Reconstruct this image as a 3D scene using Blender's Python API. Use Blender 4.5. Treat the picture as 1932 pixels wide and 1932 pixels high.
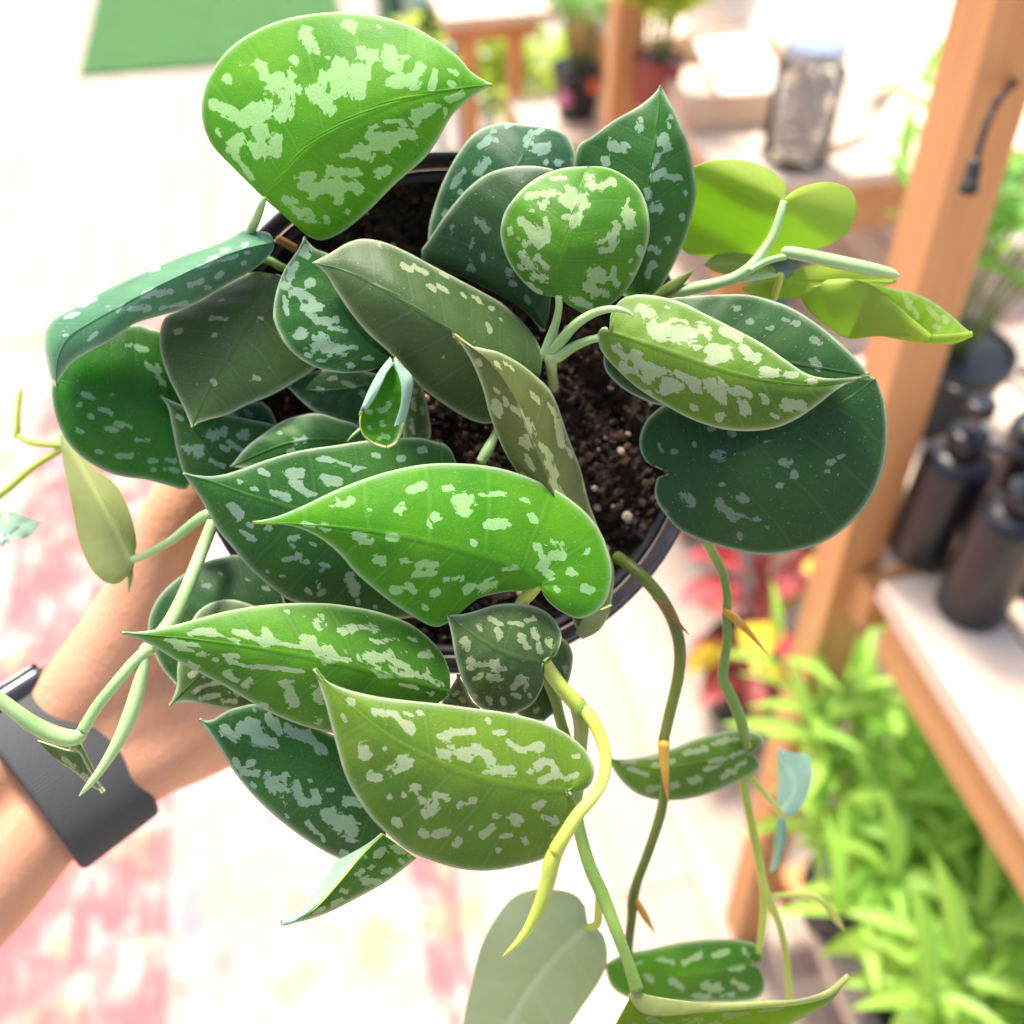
import bpy, math, random
import numpy as np
from mathutils import Vector, Matrix

random.seed(7)
for o in list(bpy.data.objects):
    bpy.data.objects.remove(o, do_unlink=True)
scene = bpy.context.scene
COL = scene.collection
rad = math.radians

# ------------------------------------------------------------------ camera
CAM_H = 1.45
PITCH = rad(45)
FPX = 1855.0            # focal length in units of a 1932-wide picture
W = 1932.0
cam_d = bpy.data.cameras.new("camera")
cam = bpy.data.objects.new("camera", cam_d)
COL.objects.link(cam)
cam.location = (0, 0, CAM_H)
cam.rotation_euler = (PITCH, 0, 0)
cam_d.sensor_width = 36
cam_d.lens = 36 * FPX / W
cam_d.clip_start = 0.01
cam_d.clip_end = 500
cam_d.dof.use_dof = True
cam_d.dof.focus_distance = 0.247
cam_d.dof.aperture_fstop = 7.5
scene.camera = cam

# ------------------------------------------------------------------ light
SUN_EL, SUN_AZ = 64, 335          # degrees; azimuth from +Y towards +X
world = bpy.data.worlds.new("World")
scene.world = world
world.use_nodes = True
wn = world.node_tree.nodes
sky = wn.new("ShaderNodeTexSky")
sky.sky_type = 'NISHITA'
sky.sun_disc = False
sky.sun_elevation = rad(SUN_EL)
sky.sun_rotation = rad(SUN_AZ)
sky.air_density = 0.8
sky.dust_density = 4.0
sky.ozone_density = 0.6
bg = wn["Background"]
bg.inputs["Strength"].default_value = 0.13
world.node_tree.links.new(sky.outputs[0], bg.inputs["Color"])
sun_d = bpy.data.lights.new("sun", 'SUN')
sun_d.energy = 3.2
sun_d.angle = rad(12)
sun_d.color = (1.0, 0.93, 0.84)
sun = bpy.data.objects.new("sun", sun_d)
COL.objects.link(sun)
sdir = Vector((math.sin(rad(SUN_AZ)) * math.cos(rad(SUN_EL)),
               math.cos(rad(SUN_AZ)) * math.cos(rad(SUN_EL)), math.sin(rad(SUN_EL))))
sun.rotation_euler = sdir.to_track_quat('Z', 'Y').to_euler()
sun.location = (1, 1, 4)

scene.view_settings.view_transform = 'Standard'
scene.view_settings.look = 'None'
scene.view_settings.gamma = 1
scene.view_settings.use_curve_mapping = False
scene.view_settings.exposure = 1.3
scene.cycles.use_denoising = True
scene.cycles.max_bounces = 8
scene.cycles.transparent_max_bounces = 8

# ------------------------------------------------------------------ helpers
cR = np.array([1.0, 0, 0])
cU = np.array([0, math.cos(PITCH), math.sin(PITCH)])
cF = np.array([0, math.sin(PITCH), -math.cos(PITCH)])
cP = np.array([0, 0, CAM_H])


def P3(x, y, z):
    """picture position (1932 wide) at depth z metres -> world (arrays allowed)"""
    x = np.asarray(x, float); y = np.asarray(y, float); z = np.asarray(z, float)
    a = (x - 966) / FPX; b = -(y - 966) / FPX
    d = cF + a[..., None] * cR + b[..., None] * cU
    return cP + d * z[..., None]


def FL(x, y, h=0.0):
    """picture position -> world point on the horizontal plane at height h"""
    d = cF + (x - 966) / FPX * cR - (y - 966) / FPX * cU
    return cP + d * ((h - CAM_H) / d[2])


PHI = rad(12.5)                      # the room is turned against the camera
EX = np.array([math.cos(PHI), math.sin(PHI), 0]); EY = np.array([-math.sin(PHI), math.cos(PHI), 0])


def RM(rx, ry, z):
    return EX * rx + EY * ry + np.array([0, 0, z])


def toR(p):
    return float(np.dot(p, EX)), float(np.dot(p, EY))


def cr(pts, n=None, ts=None, dense=40):
    """Catmull-Rom through pts, sampled evenly by length of the first two axes"""
    p = np.asarray(pts, float)
    if len(p) == 2:
        p = np.array([p[0], (p[0] + p[1]) / 2, p[1]])
    q = np.vstack([2 * p[0] - p[1], p, 2 * p[-1] - p[-2]])
    out = []
    t = np.linspace(0, 1, dense, endpoint=False)[:, None]
    for i in range(len(p) - 1):
        p0, p1, p2, p3 = q[i:i + 4]
        out.append(0.5 * ((2 * p1) + (-p0 + p2) * t + (2 * p0 - 5 * p1 + 4 * p2 - p3) * t ** 2 + (-p0 + 3 * p1 - 3 * p2 + p3) * t ** 3))
    out.append(p[-1][None])
    o = np.vstack(out)
    L = np.concatenate([[0], np.cumsum(np.linalg.norm(np.diff(o[:, :2], axis=0), axis=1) + 1e-9)])
    L /= L[-1]
    if ts is None:
        ts = np.linspace(0, 1, n)
    return np.stack([np.interp(ts, L, o[:, k]) for k in range(o.shape[1])], 1)


CROP = {'v': (0, 0, 1), 'A1': (347.8, 0, .32), 'A2': (772.8, 154.6, .32), 'A3': (61.8, 401.9, .2880),
        'A4': (494.6, 432.8, .32), 'A5': (1081.9, 270.5, .42), 'A6': (231.8, 811.4, .32),
        'B1': (0, 695.5, .54), 'B2': (370.9, 1081.9, .4), 'B3': (811.4, 1004.6, .48), 'B6': (1236.5, 1004.6, .48)}


def tv(crop, pts):
    ox, oy, k = CROP[crop]
    a = np.array([list(p) for p in pts], float)
    a[:, 0] = ox + a[:, 0] * k
    a[:, 1] = oy + a[:, 1] * k
    return a


def link(o, parent=None, name=None):
    COL.objects.link(o)
    if parent is not None:
        o.parent = parent
        o.matrix_parent_inverse = Matrix.Translation(-Vector(parent.location)) if parent.parent is None else Matrix.Identity(4)
    return o


def mesh_obj(name, verts, faces, mats, parent=None, smooth=True, midx=None):
    me = bpy.data.meshes.new(name)
    me.from_pydata([tuple(v) for v in verts], [], [tuple(f) for f in faces])
    for m in (mats if isinstance(mats, (list, tuple)) else [mats]):
        me.materials.append(m)
    if smooth:
        me.polygons.foreach_set("use_smooth", [True] * len(me.polygons))
    if midx is not None:
        me.polygons.foreach_set("material_index", midx)
    me.update()
    o = bpy.data.objects.new(name, me)
    return link(o, parent)


def empty(name, loc, label, cat, group=None):
    e = bpy.data.objects.new(name, None)
    e.empty_display_size = 0.02
    e.location = tuple(float(v) for v in loc)
    COL.objects.link(e)
    return tag(e, label, cat, group)


def tag(o, label, cat, group=None):
    o["label"] = label
    o["category"] = cat
    if group:
        o["group"] = group
    return o


# ------------------------------------------------------------------ materials
def srgb(r, g, b):
    f = lambda c: (c / 255 / 12.92) if c / 255 <= .04045 else ((c / 255 + .055) / 1.055) ** 2.4
    return (f(r), f(g), f(b), 1)


class NT:
    def __init__(s, name):
        s.m = bpy.data.materials.new(name)
        s.m.use_nodes = True
        s.t = s.m.node_tree
        s.n = s.t.nodes
        s.b = s.n["Principled BSDF"]
        s.out = s.n["Material Output"]

    def new(s, typ, **kw):
        n = s.n.new(typ)
        for k, v in kw.items():
            setattr(n, k, v)
        return n

    def lk(s, a, b):
        s.t.links.new(a, b)

    def math(s, op, a, b=None, clamp=False):
        n = s.new("ShaderNodeMath", operation=op, use_clamp=clamp)
        for i, v in enumerate((a, b)):
            if v is None: continue
            if hasattr(v, "is_linked"): s.lk(v, n.inputs[i])
            else: n.inputs[i].default_value = v
        return n.outputs[0]

    def mix(s, f, a, b, blend='MIX'):
        n = s.new("ShaderNodeMix", data_type='RGBA', blend_type=blend)
        for i, v in ((0, f), (6, a), (7, b)):
            if hasattr(v, "is_linked"): s.lk(v, n.inputs[i])
            else: n.inputs[i].default_value = v
        return n.outputs[2]

    def noise(s, vec, scale, detail=3, rough=.55, dist=0):
        n = s.new("ShaderNodeTexNoise")
        n.inputs["Scale"].default_value = scale
        n.inputs["Detail"].default_value = detail
        n.inputs["Roughness"].default_value = rough
        n.inputs["Distortion"].default_value = dist
        if vec is not None: s.lk(vec, n.inputs["Vector"])
        return n.outputs["Fac"]

    def map(s, vec, scale=(1, 1, 1), loc=(0, 0, 0), rot=(0, 0, 0)):
        n = s.new("ShaderNodeMapping")
        n.inputs["Scale"].default_value = scale
        n.inputs["Location"].default_value = loc
        n.inputs["Rotation"].default_value = rot
        s.lk(vec, n.inputs["Vector"])
        return n.outputs[0]

    def ramp(s, f, stops, interp='LINEAR'):
        n = s.new("ShaderNodeValToRGB")
        n.color_ramp.interpolation = interp
        el = n.color_ramp.elements
        while len(el) < len(stops): el.new(.5)
        for e, (p, c) in zip(el, stops):
            e.position = p; e.color = c
        s.lk(f, n.inputs[0])
        return n.outputs[0]

    def sstep(s, v, lo, hi):
        n = s.new("ShaderNodeMapRange", interpolation_type='SMOOTHSTEP')
        s.lk(v, n.inputs[0])
        n.inputs[1].default_value = lo
        n.inputs[2].default_value = hi
        return n.outputs[0]

    def attr(s, name):
        n = s.new("ShaderNodeAttribute")
        n.attribute_name = name
        return n.outputs["Fac"]

    def bump(s, h, strength, dist=.001):
        n = s.new("ShaderNodeBump")
        n.inputs["Strength"].default_value = strength
        n.inputs["Distance"].default_value = dist
        s.lk(h, n.inputs["Height"])
        s.lk(n.outputs[0], s.b.inputs["Normal"])
        return n.outputs[0]

    def obj(s):
        return s.new("ShaderNodeTexCoord").outputs["Object"]

    def uv(s):
        return s.new("ShaderNodeTexCoord").outputs["UV"]

    def col(s, c):
        if hasattr(c, "is_linked"): s.lk(c, s.b.inputs["Base Color"])
        else: s.b.inputs["Base Color"].default_value = c

    def set(s, **kw):
        for k, v in kw.items():
            s.b.inputs[k.replace("_", " ")].default_value = v

    def translucent(s, color, fac, normal=None):
        tr = s.new("ShaderNodeBsdfTranslucent")
        if hasattr(color, "is_linked"): s.lk(color, tr.inputs[0])
        else: tr.inputs[0].default_value = color
        mx = s.new("ShaderNodeMixShader")
        mx.inputs[0].default_value = fac
        s.lk(s.b.outputs[0], mx.inputs[1]); s.lk(tr.outputs[0], mx.inputs[2])
        s.lk(mx.outputs[0], s.out.inputs[0])


def leaf_top(name, base, deep, silver, rough=.42, trans=.22, speck=0.0, sheen=.0, vein=.3, midc=None):
    s = NT(name)
    uv = s.uv(); ob = s.obj()
    big = s.noise(ob, 28, 3)
    c = s.mix(s.sstep(big, .35, .68), base, deep)
    # fine cellular grain
    grain = s.noise(ob, 2600, 2, .7)
    c = s.mix(s.math('MULTIPLY', s.sstep(grain, .45, .8), .18), c, silver)
    # veins run from the midrib to the margin (u of the uv follows them)
    wv = s.new("ShaderNodeTexWave", wave_type='BANDS', bands_direction='X')
    wv.inputs["Scale"].default_value = 2.6
    wv.inputs["Distortion"].default_value = 1.2
    wv.inputs["Detail"].default_value = 1.5
    s.lk(uv, wv.inputs["Vector"])
    vm = s.math('MULTIPLY', s.sstep(wv.outputs["Fac"], .80, 1.0), vein)
    c = s.mix(vm, c, deep)
    c = s.mix(s.math('MULTIPLY', s.sstep(wv.outputs["Fac"], .975, 1.0), .30), c, tuple(min(1, .75 * v + .25 * w) for v, w in zip(base[:3], silver[:3])) + (1,))
    # midrib
    av = s.attr("rib")
    c = s.mix(s.math('MULTIPLY', s.sstep(av, 7, 1.0), .4), c, midc or base)
    # silver variegation
    f = s.attr("patch")
    n1 = s.noise(s.map(uv, (16, 5, 1)), 1.0, 4, .62)
    n2 = s.noise(ob, 900, 2, .6)
    vb = s.new("ShaderNodeTexVoronoi", distance='CHEBYCHEV'); vb.inputs["Scale"].default_value = 1.0
    s.lk(s.map(uv, (34, 15, 1), (.3, .7, 0), (0, 0, .12)), vb.inputs["Vector"])
    sb = s.new("ShaderNodeSeparateColor"); s.lk(vb.outputs["Color"], sb.inputs[0])
    fld = s.math('ADD', f, s.math('MULTIPLY', s.math('SUBTRACT', n1, .5), 1.3))
    fld = s.math('ADD', fld, s.math('MULTIPLY', s.math('SUBTRACT', sb.outputs[1], .5), .75))
    fld = s.math('ADD', fld, s.math('MULTIPLY', s.math('SUBTRACT', n2, .5), .8))
    mask = s.sstep(fld, .14, .26)
    # a few scattered flecks of the same pigment
    vo = s.new("ShaderNodeTexVoronoi"); vo.inputs["Scale"].default_value = 1.0
    s.lk(s.map(uv, (24, 9, 1)), vo.inputs["Vector"])
    sep = s.new("ShaderNodeSeparateColor"); s.lk(vo.outputs["Color"], sep.inputs[0])
    fr = s.math('MULTIPLY', s.math('MULTIPLY', s.sstep(sep.outputs[0], .78, .95), s.sstep(s.noise(ob, 75, 2), .48, .60)), .26 + .6 * speck)
    fl = s.sstep(s.math('SUBTRACT', fr, s.math('ADD', vo.outputs["Distance"], s.math('MULTIPLY', n1, .25))), -.12, .02)
    mask = s.math('MAXIMUM', mask, s.math('MULTIPLY', fl, .75))
    sv = s.mix(s.sstep(grain, .35, .75), silver, tuple(min(1, v * 1.22) for v in silver[:3]) + (1,))
    c = s.mix(s.math('MULTIPLY', mask, .93), c, sv)
    # pale margin; its wide soft fade paints the lightening of sky-facing edges
    e = s.attr("edge")
    rim = s.math('MAXIMUM', s.sstep(s.math('ADD', e, s.math('MULTIPLY', s.noise(ob, 160, 2), 5)), 9.5, 5.0), s.math('MULTIPLY', s.sstep(e, 15, 2), .38))
    pale = tuple(min(1, .5 * v + .5 * w) for v, w in zip(silver[:3], (.46, .56, .34))) + (1,)
    c = s.mix(s.math('MULTIPLY', rim, .92), c, pale)
    dust = s.math('MULTIPLY', s.sstep(s.noise(ob, 1700, 1, .5), .735, .77), .55)
    c = s.mix(dust, c, (.42, .46, .38, 1))
    s.col(c)
    r = s.math('ADD', s.math('ADD', s.math('MULTIPLY', mask, .10), rough - .07), s.math('MULTIPLY', s.noise(ob, 120, 3), .14))
    s.lk(r, s.b.inputs["Roughness"])
    s.set(Specular_IOR_Level=.26, Sheen_Weight=sheen * .4, Sheen_Roughness=.5)
    s.b.inputs["Sheen Tint"].default_value = (.75, 1, .9, 1)
    h = s.math('ADD', s.math('MULTIPLY', grain, .35), s.math('MULTIPLY', wv.outputs["Fac"], -.6))
    h = s.math('ADD', h, s.math('MULTIPLY', big, .8))
    h = s.math('ADD', h, s.math('MULTIPLY', s.noise(ob, 95, 2), 1.6))
    s.bump(h, .26, .0011)
    s.translucent(s.mix(.45, c, (.25, .55, .03, 1)), trans)
    return s.m


def leaf_under(name, base, light, trans=.35, rough=.5):
    s = NT(name)
    uv = s.uv(); ob = s.obj()
    n = s.noise(ob, 40, 4)
    c = s.mix(s.sstep(n, .3, .7), base, light)
    wv = s.new("ShaderNodeTexWave", wave_type='BANDS', bands_direction='X')
    wv.inputs["Scale"].default_value = 2.6; wv.inputs["Distortion"].default_value = 1.2
    s.lk(uv, wv.inputs["Vector"])
    c = s.mix(s.math('MULTIPLY', s.sstep(wv.outputs["Fac"], .75, 1.0), .3), c, light)
    c = s.mix(s.math('MULTIPLY', s.sstep(s.attr("rib"), 12, 1), .5), c, tuple(min(1, v * 1.5) for v in light[:3]) + (1,))
    s.col(c)
    s.set(Roughness=rough, Specular_IOR_Level=.35)
    s.bump(s.noise(ob, 700, 3), .12, .0006)
    s.translucent(c, trans)
    return s.m


def stem_mat(name, a, b, trans=.12):
    s = NT(name)
    ob = s.obj()
    c = s.mix(s.sstep(s.noise(ob, 35, 3), .35, .65), a, b)
    c = s.mix(s.math('MULTIPLY', s.sstep(s.noise(ob, 1500, 2), .5, .8), .25), c, tuple(min(1, v * 1.4 + .02) for v in a[:3]) + (1,))
    s.col(c)
    s.set(Roughness=.42, Specular_IOR_Level=.4, Subsurface_Weight=.15, Subsurface_Scale=.004)
    s.b.inputs["Subsurface Radius"].default_value = (.5, 1, .3)
    s.bump(s.noise(s.map(ob, (1, 1, 1)), 500, 3), .15, .0005)
    return s.m


def lin(r, g, b, k=.66):
    c = srgb(r, g, b)
    return (c[0] * k * 1.16, c[1] * k * 1.04, c[2] * k * .68, 1)


def sil(r, g, b, k=.58):
    c = srgb(r, g, b)
    return (c[0] * k, c[1] * k, c[2] * k * .84, 1)


TOP = {
    'bright': leaf_top('leaf_bright_green', lin(112, 198, 36), lin(74, 168, 18), sil(186, 240, 170, .72), .48, .34),
    'fresh': leaf_top('leaf_fresh_green', lin(96, 172, 36), lin(62, 134, 34), sil(192, 222, 172, .66), .48, .28, .1),
    'moss': leaf_top('leaf_moss_green', lin(118, 166, 52), lin(86, 138, 48), sil(198, 216, 178, .62), .5, .26, .05),
    'olive': leaf_top('leaf_olive_satin', lin(86, 120, 74), lin(70, 104, 64), sil(186, 200, 160), .46, .16, .0, .1),
    'drab': leaf_top('leaf_drab_olive', lin(108, 128, 76), lin(90, 110, 66), sil(194, 204, 156, .64), .46, .16, .0, .1),
    'deep': leaf_top('leaf_deep_green', lin(62, 132, 50), lin(42, 106, 44), sil(172, 208, 184, .64), .46, .18, .08, .06),
    'teal': leaf_top('leaf_teal_satin', lin(54, 114, 84), lin(36, 92, 68), sil(152, 192, 180), .52, .15, .04, .08),
    'sky_sheen': leaf_top('leaf_teal_sky_sheen', lin(92, 160, 136), lin(62, 128, 108), sil(176, 216, 202), .46, .15, .0, .2),  # lighter teal paints the sky's sheen into the leaf colour
    'dark': leaf_top('leaf_dark_green', lin(46, 96, 48), lin(34, 80, 42), sil(134, 160, 142), .46, .13, .0, .06),
    'round': leaf_top('leaf_glossy_green', lin(50, 138, 28), lin(34, 108, 26), sil(152, 204, 164), .38, .24, .0, .05),
    'thin': leaf_top('leaf_thin_green', lin(150, 200, 60), lin(130, 184, 50), sil(206, 222, 170), .48, .7),
}
UNDER = {
    'lime': leaf_under('leaf_underside_lime', (.50, .68, .08, 1), (.60, .75, .14, 1), .65),
    'sage': leaf_under('leaf_underside_sage', (.66, .72, .44, 1), (.78, .82, .58, 1), .6),
    'khaki': leaf_under('leaf_underside_khaki', (.44, .50, .16, 1), (.58, .62, .28, 1), .6),
    'aqua': leaf_under('leaf_underside_aqua', (.36, .60, .44, 1), (.50, .72, .56, 1), .4),
    'plain': leaf_under('leaf_underside_plain', lin(96, 136, 84), lin(122, 158, 104), .25),
}
s = NT('leaf_margin')
s.col(lin(196, 222, 170)); s.set(Roughness=.45, Specular_IOR_Level=.4)
RIM = s.m
ST = {
    'mint': stem_mat('stem_mint', lin(190, 232, 196), lin(166, 216, 170)),
    'green': stem_mat('stem_green', lin(150, 192, 112), lin(120, 164, 88)),
    'lime': stem_mat('stem_lime', lin(210, 232, 130), lin(184, 212, 104)),
    'moss': stem_mat('stem_moss', lin(122, 146, 70), lin(98, 122, 62)),
    'straw': stem_mat('dry_straw', lin(236, 196, 96), lin(206, 158, 70)),
    'brown': stem_mat('dry_brown', lin(160, 128, 84), lin(112, 84, 56)),
}
# ------------------------------------------------------------------ leaf builders
def patch_field(px, py, patches):
    f = np.full(px.shape, -1.0)
    for (x1, y1, x2, y2, w) in patches:
        dx, dy = x2 - x1, y2 - y1
        L2 = dx * dx + dy * dy + 1e-9
        t = np.clip(((px - x1) * dx + (py - y1) * dy) / L2, 0, 1)
        d = np.hypot(px - x1 - t * dx, py - y1 - t * dy)
        f = np.maximum(f, 1.05 - d / max(w * .97, 5.2))
    return f


def finish_leaf(name, V, F, uvs, attrs, top, under, parent, flip, thick=.0007, label=None):
    me = bpy.data.meshes.new(name)
    if flip:
        F = [tuple(reversed(f)) for f in F]
    me.from_pydata([tuple(v) for v in V], [], F)
    for m in (TOP[top], UNDER[under], RIM):
        me.materials.append(m)
    me.polygons.foreach_set("use_smooth", [True] * len(me.polygons))
    lay = me.uv_layers.new(name="UVMap")
    vi = np.empty(len(me.loops), int)
    me.loops.foreach_get("vertex_index", vi)
    lay.data.foreach_set("uv", np.asarray(uvs)[vi].astype(np.float32).ravel())
    for k, a in attrs.items():
        at = me.attributes.new(k, 'FLOAT', 'POINT')
        at.data.foreach_set("value", np.asarray(a, np.float32))
    me.update()
    o = bpy.data.objects.new(name, me)
    link(o, parent)
    so = o.modifiers.new("thickness", 'SOLIDIFY')
    so.thickness = thick
    so.offset = -1
    so.material_offset = 1
    so.material_offset_rim = 2
    if label: o["label"] = label
    return o


def leaf(crop, mid, L, R, z, aL=.22, aR=.22, cL=.12, cR=.12, top='deep', under='plain', patches=(), flip=False,
         N=90, NF=26, K=26, wav=.5, seed=0, parent=None, label=None, name='leaf'):
    """blade between a midrib and two margins; z = depths in mm along the midrib, a/c = how the halves bend away"""
    m = tv(crop, mid)
    zz = np.asarray(z, float)
    Md = cr(m, 400)
    zc = np.polyfit(np.linspace(0, 1, len(zz)), zz, min(3, len(zz) - 1))
    Md = np.c_[Md, np.polyval(zc, np.linspace(0, 1, 400))]
    sM = np.linspace(0, 1, 400)
    def smap(E):
        e = tv(crop, E)
        e = np.vstack([m[0], e]) if np.linalg.norm(e[0] - m[0]) > 1e-3 else e
        e = np.vstack([e, m[-1]]) if np.linalg.norm(e[-1] - m[-1]) > 1e-3 else e
        Ed = cr(e, 500)
        t = np.linspace(0, 1, 500)
        d = np.hypot(Ed[:, None, 0] - Md[None, :, 0], Ed[:, None, 1] - Md[None, :, 1])
        p = np.maximum.accumulate(sM[np.argmin(d, 1)])
        for _ in range(3):
            p = np.convolve(np.pad(p, 30, 'edge'), np.ones(61) / 61, 'valid')
        s = .7 * p + .3 * t ** 1.5
        s = s * (.62 + .38 * s)
        s = np.maximum.accumulate(s) + t * 2e-3
        s = (s - s[0]) / (s[-1] - s[0])
        i0 = np.searchsorted(s, .03)
        return Ed, t, i0, np.clip((s[i0:] - s[i0]) / (1 - s[i0]), 0, 1)
    maps = {1: smap(L), -1: smap(R)}
    s_rows = np.concatenate([np.linspace(0, 1, N // 3)] + [np.interp(np.linspace(mp[1][mp[2]], 1, N // 3), mp[1][mp[2]:], mp[3]) for mp in maps.values()])
    s_rows = np.sort(s_rows); s_rows = s_rows[np.concatenate([[True], np.diff(s_rows) > 8e-4])]; s_rows[-1] = 1.0; N = len(s_rows)
    Mrow = np.stack([np.interp(s_rows, sM, Md[:, k]) for k in range(3)], 1)
    X = [Mrow[:, 0]]; Y = [Mrow[:, 1]]; Z = [Mrow[:, 2]]
    U = [s_rows * 1.0]; Vv = [np.zeros(N)]; ED = [np.full(N, 99.)]; RB = [np.zeros(N)]
    Fc = []
    base = N
    lenpx = np.linalg.norm(m[-1] - m[0])
    rng = np.random.RandomState(seed + int(abs(m[0, 0]) * 7 + abs(m[-1, 1])))
    ph = rng.rand(4) * 6.28
    for side, E, a, c in ((1, L, aL, cL), (-1, R, aR, cR)):
        Ed, t, i0, sn = maps[side]
        t0 = t[i0]
        sfan = np.linspace(0, 1, NF)[:-1]
        trows = np.concatenate([sfan * t0, np.interp(s_rows, sn, t[i0:])])
        midrow = np.concatenate([np.zeros(NF - 1, int), np.arange(N)])
        Er = np.stack([np.interp(trows, t, Ed[:, k]) for k in range(2)], 1)
        nr = len(trows)
        vs = np.linspace(0, 1, K + 1)[1:]
        vs = 1 - (1 - vs) ** 1.15
        mx = Mrow[midrow]
        px = mx[:, None, 0] * (1 - vs) + Er[:, None, 0] * vs
        py = mx[:, None, 1] * (1 - vs) + Er[:, None, 1] * vs
        hw = np.hypot(Er[:, 0] - mx[:, 0], Er[:, 1] - mx[:, 1])
        zb = np.repeat(mx[:, None, 2], K, 1)
        h = hw[:, None] * vs / FPX * zb              # mm from midrib
        groove = -.0
        zz_ = zb + a * h + c * h * vs + wav * vs ** 2 * (np.sin(trows * 9 + ph[0])[:, None] * .8 + np.sin(trows * 17 + ph[1])[:, None] * .5) * np.minimum(1, hw / 40)[:, None]
        zz_ += .18 * np.exp(-(h / 2.0) ** 2)          # sunken midrib
        X.append(px.ravel()); Y.append(py.ravel()); Z.append(zz_.ravel())
        U.append(np.repeat(trows[:, None], K, 1).ravel() * 1.0 + (0 if side > 0 else 3.7) + seed * 1.37)
        Vv.append((np.repeat(vs[None], nr, 0) * (hw[:, None] / lenpx * 1.6)).ravel() * side)
        ED.append(((1 - vs)[None] * hw[:, None]).ravel())
        RB.append((vs[None] * hw[:, None]).ravel())
        idx = base + np.arange(nr * K).reshape(nr, K)
        for i in range(nr - 1):
            m0, m1 = int(midrow[i]), int(midrow[i + 1])
            if m0 == m1: q = [(m0, int(idx[i, 0]), int(idx[i + 1, 0]))]
            else: q = [(m0, int(idx[i, 0]), int(idx[i + 1, 0]), m1)]
            q += [(int(idx[i, j]), int(idx[i, j + 1]), int(idx[i + 1, j + 1]), int(idx[i + 1, j])) for j in range(K - 1)]
            if side < 0: q = [tuple(reversed(f)) for f in q]
            Fc += q
        base += nr * K
    X = np.concatenate(X); Y = np.concatenate(Y); Z = np.concatenate(Z)
    V = P3(X, Y, Z / 1000)
    # make the upper face look at the viewer side
    cx = m[len(m) // 2]; lpt = tv(crop, [L[len(L) // 2]])[0]
    dm = m[-1] - m[0]; dl = lpt - cx
    cw = dm[0] * dl[1] - dm[1] * dl[0]
    fl = (cw < 0)
    # left faces are (mid_i, edge_i, edge_i+1, mid_i+1)
    pat = tv(crop, [(q[0], q[1]) for q in patches]) if len(patches) else np.zeros((0, 2))
    k = CROP[crop][2]
    pl = [(pat[i, 0], pat[i, 1], CROP[crop][0] + q[2] * k, CROP[crop][1] + q[3] * k, q[4] * k) for i, q in enumerate(patches)]
    att = {'patch': patch_field(X, Y, pl), 'edge': np.concatenate(ED), 'rib': np.concatenate(RB)}
    return finish_leaf(name, V, Fc, np.c_[np.concatenate(U), np.concatenate(Vv)], att, top, under, parent, flip ^ fl, label=label)


def sheets(crop, parts, top='deep', under='plain', parent=None, name='leaf', label=None, seed=0):
    """folded or rolled blades: strips between two curves A and B, each point (x, y, depth mm)"""
    Vs, Fc, uvs, pa, ed, rb = [], [], [], [], [], []
    base = 0
    for A, B, up, bulge, patches in parts:
        a = cr(tv(crop, A), 60); b = cr(tv(crop, B), 60)
        K = 16
        v = np.linspace(0, 1, K + 1)
        px = a[:, None, :] * (1 - v[None, :, None]) + b[:, None, :] * v[None, :, None]
        px[:, :, 2] -= bulge * 4 * (v * (1 - v))[None]
        X, Y, Z = px[..., 0].ravel(), px[..., 1].ravel(), px[..., 2].ravel()
        Vs.append(P3(X, Y, Z / 1000))
        t = np.linspace(0, 1, 60)
        uvs.append(np.c_[np.repeat(t, K + 1) + seed, np.tile(v * .5, 60)])
        k = CROP[crop][2]
        pl = [(CROP[crop][0] + q[0] * k, CROP[crop][1] + q[1] * k, CROP[crop][0] + q[2] * k, CROP[crop][1] + q[3] * k, q[4] * k) for q in patches]
        pa.append(patch_field(X, Y, pl))
        wpx = np.hypot(b[:, 0] - a[:, 0], b[:, 1] - a[:, 1])
        ed.append((np.minimum(1 - v, 1 - v)[None] * wpx[:, None]).ravel())
        rb.append((v[None] * wpx[:, None]).ravel() + 30)
        idx = base + np.arange(60 * (K + 1)).reshape(60, K + 1)
        d1 = a[30, :2] - a[20, :2]; d2 = b[25, :2] - a[25, :2]
        cw = d1[0] * d2[1] - d1[1] * d2[0]
        for i in range(59):
            for j in range(K):
                q = (int(idx[i, j]), int(idx[i, j + 1]), int(idx[i + 1, j + 1]), int(idx[i + 1, j]))
                Fc.append(q if ((cw > 0) == up) else tuple(reversed(q)))
        base += 60 * (K + 1)
    return finish_leaf(name, np.vstack(Vs), Fc, np.vstack(uvs), {'patch': np.concatenate(pa), 'edge': np.concatenate(ed), 'rib': np.concatenate(rb)},
                       top, under, parent, False, label=label)


def tube(name, crop, pts, mat, parent=None, ring=14, n=None, label=None, flat=1.0):
    """pts: (x, y, width, depth mm) in picture units of the crop"""
    a = np.array([list(p) for p in pts], float)
    k = CROP[crop][2]
    b = np.c_[tv(crop, a[:, :2]), a[:, 3], a[:, 2] * k]
    c = cr(b, n or max(16, 7 * len(pts)))
    ctr = P3(c[:, 0], c[:, 1], c[:, 2] / 1000)
    r = np.maximum(c[:, 3] / 2 / FPX * c[:, 2] / 1000, 1e-4)
    return sweep(name, ctr, r, mat, parent, ring, label, flat)


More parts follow.
